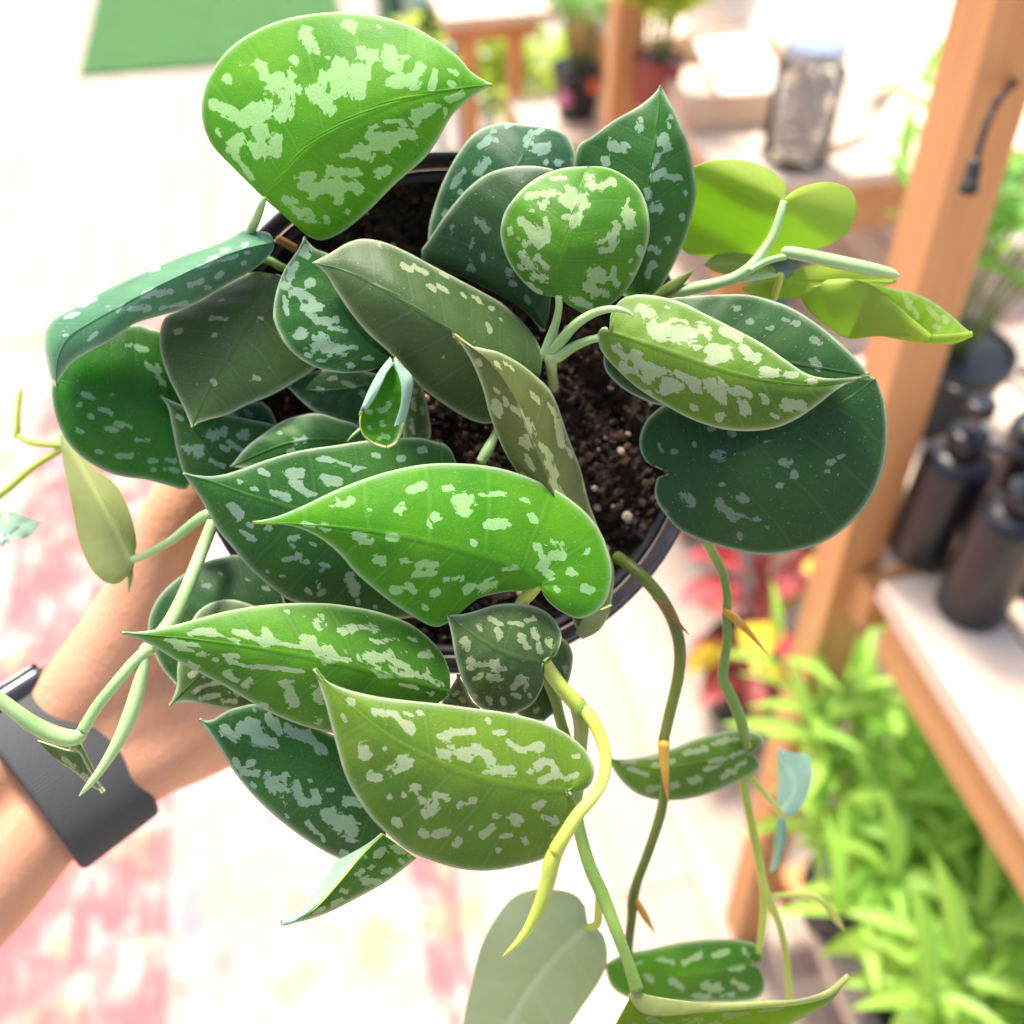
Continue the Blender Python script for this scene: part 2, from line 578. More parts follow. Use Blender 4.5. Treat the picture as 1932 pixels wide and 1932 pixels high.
def sweep(name, ctr, r, mat, parent=None, ring=14, label=None, flat=1.0):
    ctr = np.asarray(ctr, float)
    n = len(ctr)
    r = np.broadcast_to(np.asarray(r, float), (n,))
    V, F = [], []
    T = np.gradient(ctr, axis=0)
    T /= np.linalg.norm(T, axis=1)[:, None] + 1e-12
    up = np.array([0.3, -.6, .74]); up = up - T[0] * np.dot(up, T[0]); up /= np.linalg.norm(up)
    for i in range(n):
        up = up - T[i] * np.dot(up, T[i]); up /= np.linalg.norm(up) + 1e-12
        sd = np.cross(T[i], up)
        for j in range(ring):
            an = 2 * math.pi * j / ring
            V.append(ctr[i] + r[i] * (math.cos(an) * sd + math.sin(an) * up * flat))
    for i in range(n - 1):
        for j in range(ring):
            j2 = (j + 1) % ring
            F.append((i * ring + j, i * ring + j2, (i + 1) * ring + j2, (i + 1) * ring + j))
    V.append(ctr[0] - T[0] * r[0] * .4); V.append(ctr[-1] + T[-1] * r[-1] * .4)
    c0, c1 = n * ring, n * ring + 1
    for j in range(ring):
        j2 = (j + 1) % ring
        F.append((c0, j2, j)); F.append((c1, (n - 1) * ring + j, (n - 1) * ring + j2))
    o = mesh_obj(name, V, F, mat, parent)
    if label: o["label"] = label
    return o


# ------------------------------------------------------------------ the pot
POT_D = .283
POT_R = .0755
pc = P3(855, 790, POT_D)
ax = cP - pc; ax /= np.linalg.norm(ax)
ax = ax + .02 * cR; ax /= np.linalg.norm(ax)      # axis of the tilted pot, pointing out of its mouth
p1 = np.cross(ax, np.array([0, 0, 1.])); p1 /= np.linalg.norm(p1)
p2 = np.cross(ax, p1)


def pot_ring(r, h, n=96, wob=0):
    a = np.linspace(0, 2 * math.pi, n, endpoint=False)
    rr = r * (1 + wob * np.sin(3 * a + 1))
    return pc + (np.cos(a) * rr)[:, None] * p1 + (np.sin(a) * rr)[:, None] * p2 + ax * h


def lathe(prof, n=96):
    V = np.vstack([pot_ring(r, h, n) for r, h in prof])
    F = []
    for i in range(len(prof) - 1):
        for j in range(n):
            j2 = (j + 1) % n
            F.append((i * n + j, i * n + j2, (i + 1) * n + j2, (i + 1) * n + j))
    return V, F


s = NT('black_plastic')
ob = s.obj()
s.col(s.mix(s.sstep(s.noise(ob, 60, 4), .35, .7), (.010, .010, .014, 1), (.026, .026, .034, 1)))
s.lk(s.math('ADD', s.math('MULTIPLY', s.noise(ob, 150, 3), .2), .32), s.b.inputs["Roughness"])
s.bump(s.noise(ob, 900, 2), .08, .0005)
M_POT = s.m
base_c = pc - ax * .125
pot = empty('nursery_pot', base_c, 'black plastic nursery pot of dark soil tilted towards the viewer in a hand', 'pot')
V, F = lathe([(POT_R * .72, -.1235), (POT_R * .735, -.125), (POT_R * .75, -.120), (POT_R * .955, -.014), (POT_R * .962, -.012), (POT_R * .955, -.0105), (POT_R * .93, -.0105),
              (POT_R * .925, -.03), (POT_R * .72, -.118)])
n = 96
V = np.vstack([V, (pc - ax * .1225)[None], (pc - ax * .1185)[None]])
F += [(len(V) - 2, (j + 1) % n, j) for j in range(n)] + [(len(V) - 1, 8 * n + j, 8 * n + (j + 1) % n) for j in range(n)]
mesh_obj('wall', V, F, M_POT, pot)
V, F = lathe([(POT_R * .966, -.0125), (POT_R * .99, -.012), (POT_R * 1.0, -.0095), (POT_R, -.0025), (POT_R * .994, -.0004), (POT_R * .982, 0), (POT_R * .972, -.0008), (POT_R * .966, -.004), (POT_R * .966, -.0125)])
s = NT('rim_plastic_sky_reflection'); ob = s.obj()  # black rim coloured grey-lavender to paint in the sky's reflection
s.col(s.mix(s.sstep(s.noise(ob, 90, 4), .35, .7), (.030, .029, .036, 1), (.060, .057, .068, 1))); s.set(Roughness=.38)
mesh_obj('rim', V, F, s.m, pot)
# soil
s = NT('potting_soil')
ob = s.obj()
c = s.mix(s.sstep(s.noise(ob, 70, 5, .65), .35, .68), (.007, .004, .003, 1), (.034, .016, .009, 1))
c = s.mix(s.math('MULTIPLY', s.sstep(s.noise(ob, 420, 3), .56, .72), .8), c, (.085, .040, .020, 1))
c = s.mix(s.math('MULTIPLY', s.sstep(s.noise(ob, 800, 2), .68, .76), .7), c, (.30, .21, .15, 1))
s.col(c); s.set(Roughness=.85)
s.bump(s.noise(ob, 500, 5, .7), .8, .002)
M_SOIL = s.m
rng = np.random.RandomState(4)


def soil_h(u, v):
    h = -.016 + .0022 * np.sin(u * 190 + 1) * np.cos(v * 160) + .0012 * np.sin(u * 420 + v * 300)
    return h + .0010 * np.sin(u * 900 - v * 700) * np.cos(v * 820 + 2)


nr, na = 46, 150
V, F = [], []
for i in range(nr + 1):
    r = POT_R * .945 * i / nr
    for j in range(na):
        a = 2 * math.pi * j / na
        u, v = r * math.cos(a), r * math.sin(a)
        V.append(pc + u * p1 + v * p2 + ax * (soil_h(u, v) + (.0009 * rng.randn())))
for i in range(nr):
    for j in range(na):
        j2 = (j + 1) % na
        F.append((i * na + j, i * na + j2, (i + 1) * na + j2, (i + 1) * na + j))
soil = mesh_obj('soil', V, F, M_SOIL, pot, smooth=False)


def lumps(name, n, r0, r1, mat, parent, seed, lift=.0):
    rg = np.random.RandomState(seed)
    V, F = [], []
    ico = [(0, 0, 1), (.9, 0, .4), (.28, .85, .4), (-.72, .53, .4), (-.72, -.53, .4), (.28, -.85, .4), (.72, .53, -.4), (-.28, .85, -.4), (-.9, 0, -.4), (-.28, -.85, -.4), (.72, -.53, -.4), (0, 0, -1)]
    fc = [(0, i, i % 5 + 1) for i in range(1, 6)] + [(11, 6 + (i + 1) % 5, 6 + i) for i in range(5)]
    fc += [(1 + i, 6 + i, 1 + (i + 1) % 5) for i in range(5)] + [(6 + i, 6 + (i + 1) % 5, 1 + (i + 1) % 5) for i in range(5)]
    for _ in range(n):
        a = rg.rand() * 2 * math.pi; rr = POT_R * .92 * math.sqrt(rg.rand())
        u, v = rr * math.cos(a), rr * math.sin(a)
        c = pc + u * p1 + v * p2 + ax * (soil_h(u, v) + lift)
        r = r0 + (r1 - r0) * rg.rand() ** 2.2
        sc = r * (.7 + .6 * rg.rand(3))
        R = np.linalg.qr(rg.randn(3, 3))[0]
        b = len(V)
        for q in ico:
            V.append(c + R @ (np.array(q) * sc * (.8 + .4 * rg.rand())))
        F += [tuple(b + i for i in f) for f in fc]
    return mesh_obj(name, V, F, mat, parent, smooth=False)


s = NT('perlite'); ob = s.obj()
s.col(s.mix(s.noise(ob, 300, 3), (.30, .20, .13, 1), (.62, .54, .46, 1))); s.set(Roughness=.8, Subsurface_Weight=.2, Subsurface_Scale=.002)
s.bump(s.noise(ob, 1500, 3), .5, .0008)
o = lumps('perlite', 170, .0003, .0020, s.m, soil, 11, .0006); o["kind"] = "stuff"
s = NT('bark_crumbs'); ob = s.obj()
s.col(s.mix(s.noise(ob, 120, 4), (.008, .004, .003, 1), (.095, .040, .016, 1))); s.set(Roughness=.8)
s.bump(s.noise(ob, 900, 3), .5, .0008)
o = lumps('bark_crumb', 3200, .0003, .0018, s.m, soil, 5, .0); o["kind"] = "stuff"
s = NT('fertiliser_bead'); s.col((.50, .24, .012, 1)); s.set(Roughness=.35)
o = lumps('fertiliser_bead', 9, .0009, .0013, s.m, soil, 23, .001); o["kind"] = "stuff"
# ------------------------------------------------------------------ shapes for the setting
def box_v(lo, hi, bev=0.0):
    x0, y0, z0 = lo; x1, y1, z1 = hi
    return [(x0,y0,z0),(x1,y0,z0),(x1,y1,z0),(x0,y1,z0),(x0,y0,z1),(x1,y0,z1),(x1,y1,z1),(x0,y1,z1)], \
           [(3,2,1,0),(4,5,6,7),(0,1,5,4),(1,2,6,5),(2,3,7,6),(3,0,4,7)]


def rbox(name, lo, hi, mat, parent=None, bev=.002, shift=None):
    """box with its sides along the room axes; lo/hi in room coordinates"""
    V, F = box_v(lo, hi)
    o = mesh_obj(name, [RM(*v) for v in V], F, mat, parent, smooth=False)
    if bev:
        m = o.modifiers.new("bevel", 'BEVEL'); m.width = bev; m.segments = 2; m.limit_method = 'ANGLE'
    return o


def beam(name, a, b, w, d, mat, parent=None, upv=(0, 0, 1), bev=.002):
    """square timber from a to b (world), w across, d deep"""
    a = np.asarray(a, float); b = np.asarray(b, float)
    t = b - a; t /= np.linalg.norm(t)
    sd = np.cross(t, np.asarray(upv, float)); sd /= np.linalg.norm(sd)
    up = np.cross(sd, t)
    V = [p + sx * sd * w / 2 + sz * up * d / 2 for p in (a, b) for sx, sz in ((-1, -1), (1, -1), (1, 1), (-1, 1))]
    F = [(0, 1, 2, 3), (7, 6, 5, 4), (0, 4, 5, 1), (1, 5, 6, 2), (2, 6, 7, 3), (3, 7, 4, 0)]
    o = mesh_obj(name, V, F, mat, parent, smooth=False)
    if bev:
        m = o.modifiers.new("bevel", 'BEVEL'); m.width = bev; m.segments = 2
    return o


def revolve(name, c, prof, mat, parent=None, n=32, axis=(0, 0, 1), label=None):
    """turned shape about an axis through c; prof = (radius, height) from bottom to top"""
    c = np.asarray(c, float); a = np.asarray(axis, float); a /= np.linalg.norm(a)
    q = np.cross(a, (0, 1, 0.01)); q /= np.linalg.norm(q); r = np.cross(a, q)
    V, F = [], []
    for (rr, h) in prof:
        for j in range(n):
            t = 2 * math.pi * j / n
            V.append(c + a * h + max(rr, 1e-5) * (math.cos(t) * q + math.sin(t) * r))
    for i in range(len(prof) - 1):
        for j in range(n):
            j2 = (j + 1) % n
            F.append((i * n + j, i * n + j2, (i + 1) * n + j2, (i + 1) * n + j))
    F.append(tuple(range(n - 1, -1, -1))); F.append(tuple((len(prof) - 1) * n + j for j in range(n)))
    o = mesh_obj(name, V, F, mat, parent)
    try:
        for p in o.data.polygons: p.use_smooth = len(p.vertices) == 4
        e = o.modifiers.new("edges", 'EDGE_SPLIT'); e.split_angle = rad(50)
    except Exception:
        pass
    if label: o["label"] = label
    return o


def wood(name, a, b, scale=1.0, rough=.6, axis='Y', streak=.5):
    s = NT(name)
    ob = s.obj()
    rot = {'Y': (0, 0, -PHI), 'Z': (rad(90), 0, 0), 'X': (0, 0, rad(90) - PHI)}[axis]
    v = s.map(ob, (1, 1, 1), rot=rot)
    v = s.map(v, (30 * scale, 1.6 * scale, 30 * scale))
    g = s.noise(v, 1.0, 4, .6, .6)
    info = s.new("ShaderNodeObjectInfo").outputs["Random"]
    c = s.mix(s.sstep(g, .3, .72), a, b)
    c = s.mix(s.math('MULTIPLY', s.sstep(s.noise(v, 4.0, 3), .5, .75), streak), c, tuple(k * .72 for k in b[:3]) + (1,))
    hs = s.new("ShaderNodeHueSaturation")
    s.lk(c, hs.inputs["Color"])
    s.lk(s.math('ADD', s.math('MULTIPLY', info, .22), .89), hs.inputs["Value"])
    s.col(hs.outputs[0]); s.set(Roughness=rough, Specular_IOR_Level=.35)
    s.bump(g, .25, .001)
    return s.m


M_FLOOR = wood('floor_boards', (.40, .325, .265, 1), (.35, .275, .215, 1), .6, .5)
M_FLOORB = wood('floor_base', (.30, .22, .17, 1), (.24, .17, .13, 1), .6, .7)
M_PINE = wood('pine_board', (.74, .56, .40, 1), (.66, .46, .30, 1), 1.0, .55)
M_CEDAR = wood('orange_timber', (.72, .37, .155, 1), (.60, .27, .095, 1), 1.0, .55, 'Z')
M_CEDARL = wood('orange_timber_flat', (.70, .36, .15, 1), (.58, .27, .095, 1), 1.0, .55)
M_PALE = wood('pale_timber', (.78, .64, .50, 1), (.70, .54, .40, 1), 1.0, .5)

# floor: a base sheet with single boards on it
floor = mesh_obj('floor', [RM(-40, -40, -.012), RM(40, -40, -.012), RM(40, 40, -.012), RM(-40, 40, -.012)], [(0, 1, 2, 3)], M_FLOOR, smooth=False)
floor["kind"] = "structure"
rg = np.random.RandomState(2)
bm_cache = {}
PW = .118
for i in range(-17, 22):
    y = -1.2 - rg.rand() * 1.2
    while y < 7:
        L = [1.4, 1.8, 2.2][rg.randint(3)]
        if L not in bm_cache:
            V, F = box_v((-PW / 2 + .0015, 0, -.011), (PW / 2 - .0015, L - .003, 0))
            me = bpy.data.meshes.new('plank')
            me.from_pydata(V, [], F); me.materials.append(M_FLOOR); me.update()
            bm_cache[L] = me
        o = bpy.data.objects.new('plank', bm_cache[L])
        p = RM(i * PW, y, rg.rand() * .0008 - .0008)
        o.location = p; o.rotation_euler = (0, 0, PHI)
        COL.objects.link(o); o.parent = floor
        y += L

# ------------------------------------------------------------------ rugs
rx1, _ = toR(FL(900, 1680)); _, ry1 = toR(FL(60, 606))
s = NT('faded_rug')
ob = s.obj()
v = s.map(ob, (1, 1, 1), (0, 0, 0), (0, 0, -PHI))      # room axes
sp = s.new("ShaderNodeSeparateXYZ"); s.lk(v, sp.inputs[0])
X, Yv = sp.outputs[0], sp.outputs[1]
cream = (.52, .465, .40, 1)
w1 = s.noise(v, 9, 4, .7); w2 = s.noise(s.map(v, (70, 8, 1)), 1, 3, .6)
big = s.noise(v, 4.5, 3, .6)
col = s.mix(s.sstep(w1, .3, .7), cream, (.50, .40, .345, 1))
vo = s.new("ShaderNodeTexVoronoi", distance='MANHATTAN'); vo.inputs["Scale"].default_value = 9; vo.inputs["Randomness"].default_value = .55
s.lk(v, vo.inputs["Vector"])
sc = s.new("ShaderNodeSeparateColor"); s.lk(vo.outputs["Color"], sc.inputs[0])
motif = s.math('MULTIPLY', s.sstep(vo.outputs["Distance"], .62, .40), s.sstep(s.noise(v, 22, 3, .6), .32, .50))
mc = s.ramp(sc.outputs[0], [(0, (.16, .30, .38, 1)), (.30, (.24, .38, .44, 1)), (.34, (.52, .42, .18, 1)), (.78, (.54, .44, .22, 1)), (.82, (.50, .24, .20, 1)), (1, (.48, .24, .20, 1))], 'CONSTANT')
col = s.mix(s.math('MULTIPLY', s.sstep(s.noise(s.map(v, (1, 1, 1), (3, 1, 0)), 7, 3), .5, .66), .22), col, (.50, .34, .31, 1))
col = s.mix(s.math('MULTIPLY', s.sstep(s.noise(s.map(v, (1, 1, 1), (7, 5, 0)), 8, 3), .52, .66), .5), col, (.52, .46, .27, 1))
field = s.mix(s.math('MULTIPLY', motif, .8), col, mc)
red = (.46, .065, .085, 1)
rmask = s.math('MULTIPLY', s.sstep(s.math('ADD', big, s.math('MULTIPLY', s.math('SUBTRACT', w2, .5), .5)), .47, .58), s.sstep(w1, .32, .55))
# red bands: one along the right border, a broad one further left, one along the far end
dR = s.math('ADD', s.math('SUBTRACT', rx1, X), s.math('MULTIPLY', s.math('SUBTRACT', w2, .5), .05))
def band(c, lo, hi, e=.012):
    return s.math('MULTIPLY', s.sstep(c, lo, lo + e), s.sstep(c, hi, hi - e))
dF = s.math('SUBTRACT', ry1, Yv)
bands = s.math('MAXIMUM', band(dR, .02, .10), s.math('MAXIMUM', s.math('MAXIMUM', band(dR, .44, .78, .02), s.math('MULTIPLY', band(dF, .18, .62, .03), .22))))
weave = s.sstep(s.math('ADD', w1, s.math('MULTIPLY', w2, .5)), .55, .82)
col2 = s.mix(s.math('MULTIPLY', bands, s.math('MULTIPLY', weave, .92)), field, red)
lb = band(dF, .06, .12); col2 = s.mix(s.math('MULTIPLY', lb, s.math('MULTIPLY', weave, .6)), col2, (.48, .20, .19, 1))
s.col(s.mix(s.math('MULTIPLY', s.noise(s.map(v, (300, 40, 1)), 1, 2), .25), col2, cream))
s.set(Roughness=.95, Specular_IOR_Level=.1)
s.bump(s.noise(s.map(v, (260, 260, 1)), 1, 2), .4, .003)
rug = rbox('patterned_rug', (rx1 - 1.7, ry1 - 2.6, .0006), (rx1, ry1, .008), s.m, None, .003)
tag(rug, 'faded red and cream patterned rug lying under the hand', 'rug')

s = NT('artificial_turf'); ob = s.obj()
c = s.mix(s.sstep(s.noise(ob, 26, 4), .3, .7), (.055, .145, .042, 1), (.078, .19, .062, 1))
c = s.mix(s.math('MULTIPLY', s.sstep(s.noise(ob, 500, 2), .5, .75), .5), c, (.12, .25, .10, 1))
s.col(c); s.set(Roughness=.9, Specular_IOR_Level=.15); s.bump(s.noise(ob, 420, 2), .8, .006)
gx, gy = toR(FL(150, 147))
turf = rbox('turf_mat', (gx, gy, .0006), (gx + 1.02, gy + 1.6, .012), s.m, None, .004)
tag(turf, 'flat green artificial turf mat on the boards at the far left', 'mat')

# ------------------------------------------------------------------ shelf rack on the right
px_, py_ = .456, .502           # room position of the front post
SH = .805
rack = empty('plant_rack', RM(px_ + .3, py_ - .3, 0), 'orange timber plant rack with a pale shelf board, at the right edge', 'rack')
beam('post', (.338, .588, 0), (.287, .655, 1.62), .043, .043, M_CEDAR, rack, upv=EX)
beam('post', RM(px_ + .30, py_ - .02, 0), RM(px_ + .30, py_ + .05, 1.62), .047, .047, M_CEDAR, rack, upv=EX)
beam('post', RM(px_ + .01, py_ - .59, 0), RM(px_ + .01, py_ - .59, SH - .026), .043, .043, M_CEDAR, rack, upv=EX)
beam('post', RM(px_ + .25, py_ - .59, 0), RM(px_ + .25, py_ - .59, SH - .026), .043, .043, M_CEDAR, rack, upv=EX)
for k in range(2):                                     # shelf boards, pale front one first
    x0 = px_ - .022 + k * .084
    rbox('shelf_board', (x0, py_ - .62, SH - .024), (x0 + .080, py_ - .024, SH), M_PINE if k else M_PALE, rack)
rbox('rail', (px_ - .02, py_ - .02, SH - .075), (px_ + .32, py_ + .012, SH - .026), M_CEDARL, rack)
rbox('rail', (px_ + .03, py_ - .02, 1.40), (px_ + .32, py_ + .012, 1.46), M_CEDARL, rack)
rbox('rail', (px_ - .018, py_ - .57, SH - .075), (px_ + .004, py_ - .045, SH - .026), M_CEDARL, rack)
for k in range(3):
    rbox('lower_board', (px_ + .03 + k * .082, py_ - .62, .16), (px_ + .106 + k * .082, py_ - .03, .18), M_PINE, rack)
rbox('rail', (px_ + .03, py_ - .025, .10), (px_ + .276, py_ + .01, .157), M_CEDARL, rack)
rbox('rail', (px_ + .035, py_ - .605, .10), (px_ + .227, py_ - .575, .157), M_CEDARL, rack)

# ------------------------------------------------------------------ bottles
s = NT('black_bottle'); ob = s.obj()
s.col((.012, .012, .016, 1)); s.set(Roughness=.3, Specular_IOR_Level=.5)
s.lk(s.math('ADD', s.math('MULTIPLY', s.noise(ob, 60, 3), .15), .24), s.b.inputs["Roughness"])
M_BOT = s.m
s = NT('grey_cap'); s.col((.20, .18, .20, 1)); s.set(Roughness=.3)
M_CAP = s.m
for i, (bx, by, lab) in enumerate(((1735, 1040, 'black pump bottle nearest the orange post'), (1828, 1146, 'black pump bottle foremost on the shelf board'),
                                   (1945, 1090, 'black pump bottle cut by the right edge of the picture'), (1890, 985, 'black pump bottle at the back of the shelf group'))):
    c = FL(bx, by, SH)
    e = empty('pump_bottle', c + np.array([0, 0, .0008]), lab, 'bottle', 'black pump bottles on the shelf')
    c = c + np.array([0, 0, .0008])
    revolve('body', c, [(.026, 0), (.0285, .002), (.029, .006), (.029, .104), (.0285, .109), (.026, .1135), (.018, .117), (.0135, .1185), (.0135, .122)], M_BOT, e)
    revolve('collar', c, [(.0148, .1222), (.0155, .124), (.0155, .137), (.0135, .139), (.007, .1395)], M_BOT, e)
    revolve('pump_stem', c, [(.0042, .1397), (.0042, .157)], M_CAP, e, n=14)
    h = revolve('pump_head', c, [(.0095, .1572), (.011, .159), (.011, .168), (.009, .1695)], M_BOT, e, n=20)
    an = [2.3, 2.6, 2.0, 2.8][i]
    d = np.array([math.cos(an), math.sin(an), 0])
    sweep('spout', [c + (0, 0, .1645) + d * .009, c + (0, 0, .165) + d * .026, c + (0, 0, .162) + d * .036, c + (0, 0, .158) + d * .039], [.0042, .0038, .0034, .003], M_BOT, h, 10)

# black cable hanging on the post
s = NT('black_cable'); s.col((.02, .018, .016, 1)); s.set(Roughness=.45)
M_CAB = s.m
q = [(1992, 120, 700), (1905, 165, 600), (1872, 210, 592), (1850, 270, 594), (1838, 320, 597), (1830, 362, 600)]
pts = cr(np.array(q, float), 30)
cab = empty('power_cable', P3(1830, 362, .600), 'thin black cable with a plug hanging on the orange post', 'cable')
sweep('cord', P3(pts[:, 0], pts[:, 1], pts[:, 2] / 1000), .0022, M_CAB, cab, 10)
pp = cr(np.array([(1841, 300, 596), (1834, 332, 598), (1826, 364, 600)], float), 10)
sweep('plug', P3(pp[:, 0], pp[:, 1], pp[:, 2] / 1000), [.003, .0042, .0044, .0044, .0045, .0046, .0048, .0056, .0058, .0058], M_CAB, cab, 12)
# ------------------------------------------------------------------ the plant
plant = empty('trailing_pothos', pc - ax * .016, 'trailing heart-leaved plant with silver-splashed green leaves growing in the black pot', 'plant')
LF = dict(parent=plant)

# large bright leaf above the rim
leaf('A1', [(470,1170),(600,1040),(730,880),(950,730),(1250,600),(1550,535),(1815,497)],
 [(440,1140),(300,1000),(160,850),(105,700),(110,560),(150,440),(250,300),(400,190),(600,110),(850,72),(1050,78),(1250,120),(1430,200),(1600,320),(1700,430)],
 [(495,1182),(530,1210),(620,1290),(700,1370),(770,1412),(850,1410),(960,1350),(1090,1240),(1250,1080),(1400,950),(1480,850),(1580,680),(1700,570)],
 [257,250,246,243,244,246], -.10, .10, .25, .30, 'bright', 'lime', label='large bright green leaf with broad silver splashes',
 patches=[(170,620,320,690,40),(350,700,470,640,72),(430,760,450,900,45),(530,800,530,880,50),(480,440,560,520,50),(590,470,620,520,65),(590,560,580,680,70),(430,380,480,420,36),(280,870,330,820,45),(300,920,400,1050,24),(390,850,430,920,30),
 (630,340,650,360,28),(720,190,790,320,42),(820,430,820,480,28),(900,360,930,500,60),(770,540,850,640,55),(860,600,960,500,42),(1030,270,1050,330,34),(1040,400,1030,560,60),(1080,340,1120,330,28),
 (950,150,1010,140,28),(1000,160,1000,190,24),(1210,320,1230,370,60),(1290,340,1310,335,15),(1230,480,1330,470,42),(1380,410,1350,500,42),(1480,420,1460,510,40),(1560,410,1600,430,20),(1570,490,1580,500,20),
 (1350,690,1440,650,42),(1460,640,1500,620,30),(1550,590,1640,560,24),(1540,640,1540,690,18),(1180,720,1290,715,10),(1120,800,1220,830,55),(1280,790,1340,790,52),(1020,870,1080,920,46),(930,920,1000,910,14),(1100,870,1200,870,34),
 (680,1040,760,1030,28),(870,1010,1030,1020,38),(700,1090,760,1120,46),(830,1090,920,1100,42),(900,1150,910,1180,34),(1000,1100,1030,1120,34),(1140,1010,1200,1000,28),(1140,1040,1150,1050,20),(730,1170,740,1180,20),
 (600,1170,640,1200,28),(650,1220,680,1270,24),(720,1240,760,1300,24),(720,1300,740,1310,14),(830,1290,840,1310,20),(960,1245,970,1250,20),(320,370,330,375,20),(385,350,390,380,20),(240,455,270,490,20),(585,285,590,290,15),(200,770,210,790,20),(1140,155,1160,155,18)], **LF)
# round leaf, upper centre
leaf('A2', [(880,1270),(882,1150),(900,1050),(935,900),(985,700),(1050,497)],
 [(850,1268),(760,1250),(680,1190),(600,1090),(550,980),(535,880),(560,770),(620,680),(700,600),(800,540),(920,505)],
 [(905,1292),(960,1330),(1050,1370),(1130,1340),(1220,1290),(1300,1200),(1370,1060),(1410,930),(1415,820),(1390,700),(1330,600),(1230,530),(1140,500)],
 [248,243,241,243,248], .05, .05, .30, .30, 'fresh', 'plain', label='round green leaf flecked with silver',
 patches=[(660,820,720,850,28),(720,870,800,930,42),(800,810,820,900,20),(700,670,850,650,26),(840,570,920,565,14),(780,715,790,730,32),(700,760,720,765,14),(590,870,600,890,24),(910,700,950,720,36),(950,640,1000,700,42),(1020,680,1030,730,42),(920,800,1000,800,36),(960,840,970,850,24),(1060,570,1080,610,36),(1130,620,1180,580,26),(1200,580,1210,600,18),(1290,690,1270,740,20),(1290,780,1300,830,42),(1220,860,1190,950,36),(1120,990,1190,985,22),(1350,980,1360,1010,28),(1100,950,1130,945,12),(660,1020,700,1080,36),(750,1030,800,1090,28),(740,1140,780,1160,36),(650,1090,670,1110,14),(720,930,760,970,28),(670,940,680,960,14),(690,1190,770,1240,16),(1090,1130,1130,1150,46),(1060,1200,1100,1240,40),(1200,1090,1200,1150,26),(1220,1180,1220,1210,26),(1150,1230,1160,1260,26),(970,1280,1060,1320,26),(1300,1050,1300,1060,18),(1310,1130,1315,1130,16),(1150,1160,1150,1160,28)], **LF)
# folded-back leaf behind it
leaf('A2', [(500,1040),(560,800),(620,560),(690,380),(760,262)],
 [(480,1060),(300,1050),(130,960),(110,900),(130,780),(200,580),(300,400),(400,290),(540,242),(650,248)],
 [(520,1020),(700,950),(900,800),(980,600),(985,495),(975,400),(930,320),(850,278)],
 [272,266,263,262,268], .15, .15, .25, .2, 'teal', 'plain', label='dark teal leaf bent back at the top',
 patches=[(420,380,460,340,32),(400,540,440,470,34),(280,570,310,530,28),(250,620,270,590,14),(690,370,700,340,32),(720,300,780,280,24),(740,400,800,385,36),(800,470,800,480,18),(870,475,890,475,24),(570,260,590,258,14),(490,290,500,290,12),(300,650,310,660,14),(260,690,250,690,10),(200,780,210,760,12),(505,340,510,350,12)], **LF)
leaf('A2', [(800,1460),(660,1180),(610,920),(680,680),(850,515)],
 [(780,1465),(650,1330),(400,1190),(200,1110),(60,1030),(120,920),(220,770),(340,630),(460,540),(600,500),(740,495)],
 [(815,1400),(830,1300),(860,1000),(880,800),(870,600)],
 [268,262,258,257,258], .12, .1, .2, .1, 'dark', 'plain', label='dark blue-green leaf with few flecks',
 patches=[(430,830,450,870,26),(390,800,395,830,10),(370,920,365,980,14),(340,1070,360,1100,28),(430,1010,430,1050,14),(190,1050,200,1060,16),(240,880,260,850,10),(580,1120,590,1130,28),(690,1270,700,1300,12),(660,590,660,595,10),(600,1190,620,1190,18)], **LF)
# pointed leaf, upper right
leaf('A2', [(1380,1258),(1400,900),(1425,600),(1455,300),(1480,15)],
 [(1250,1250),(1050,950),(970,600),(985,395),(1080,320),(1200,230),(1340,150),(1420,90),(1462,45)],
 [(1450,1250),(1520,1150),(1590,1010),(1650,850),(1685,700),(1690,600),(1670,470),(1640,350),(1580,200),(1525,100)],
 [270,264,259,258,259], .05, .22, .1, .2, 'deep', 'plain', label='pointed dark green leaf standing upright',
 patches=[(1360,210,1365,230,26),(1360,270,1365,280,28),(1490,330,1510,380,40),(1470,430,1440,500,22),(1430,560,1500,530,28),(1520,560,1590,570,22),(1200,370,1210,385,32),(1260,380,1275,390,30),(1150,460,1150,480,32),(1180,340,1190,350,14),(1400,640,1410,670,28),(1440,740,1470,740,36),(1600,780,1610,800,20),(1520,930,1525,950,22),(1430,980,1450,990,28),(1430,1080,1430,1090,28),(1400,1130,1410,1150,20),(1525,240,1530,270,14),(1630,650,1630,670,12),(1540,205,1545,210,10)], **LF)
# undersides, upper right
leaf('A5', [(945,262),(915,340),(872,420),(835,480),(800,522)],
 [(938,262),(948,215),(925,165),(850,112),(760,85),(680,80),(600,88),(530,120),(490,250),(480,400),(495,478),(580,500),(680,508)],
 [(957,270),(985,230),(1040,200),(1120,182),(1190,190),(1240,220),(1265,280),(1255,350),(1210,410),(1140,450),(1050,480),(960,500),(880,515)],
 [262,268,276,284,292], .1, .12, .15, .2, 'thin', 'lime', flip=True, label='yellow-green leaf underside with two lobes', **LF)
leaf('A5', [(900,580),(800,555),(700,530),(590,548)], [(860,530),(790,498),(700,490),(630,508)], [(880,620),(800,600),(720,592),(640,578)],
 [283,288,292], .1, .1, .1, .1, 'thin', 'khaki', flip=True, **LF)
leaf('A5', [(930,610),(1050,620),(1250,620),(1445,622)],
 [(950,640),(985,580),(1060,552),(1200,560),(1350,582),(1420,600)], [(880,650),(760,650),(820,685),(930,697),(1050,690),(1250,660),(1400,640)],
 [280,284,288], .1, .1, .1, .1, 'thin', 'lime', flip=True, **LF)
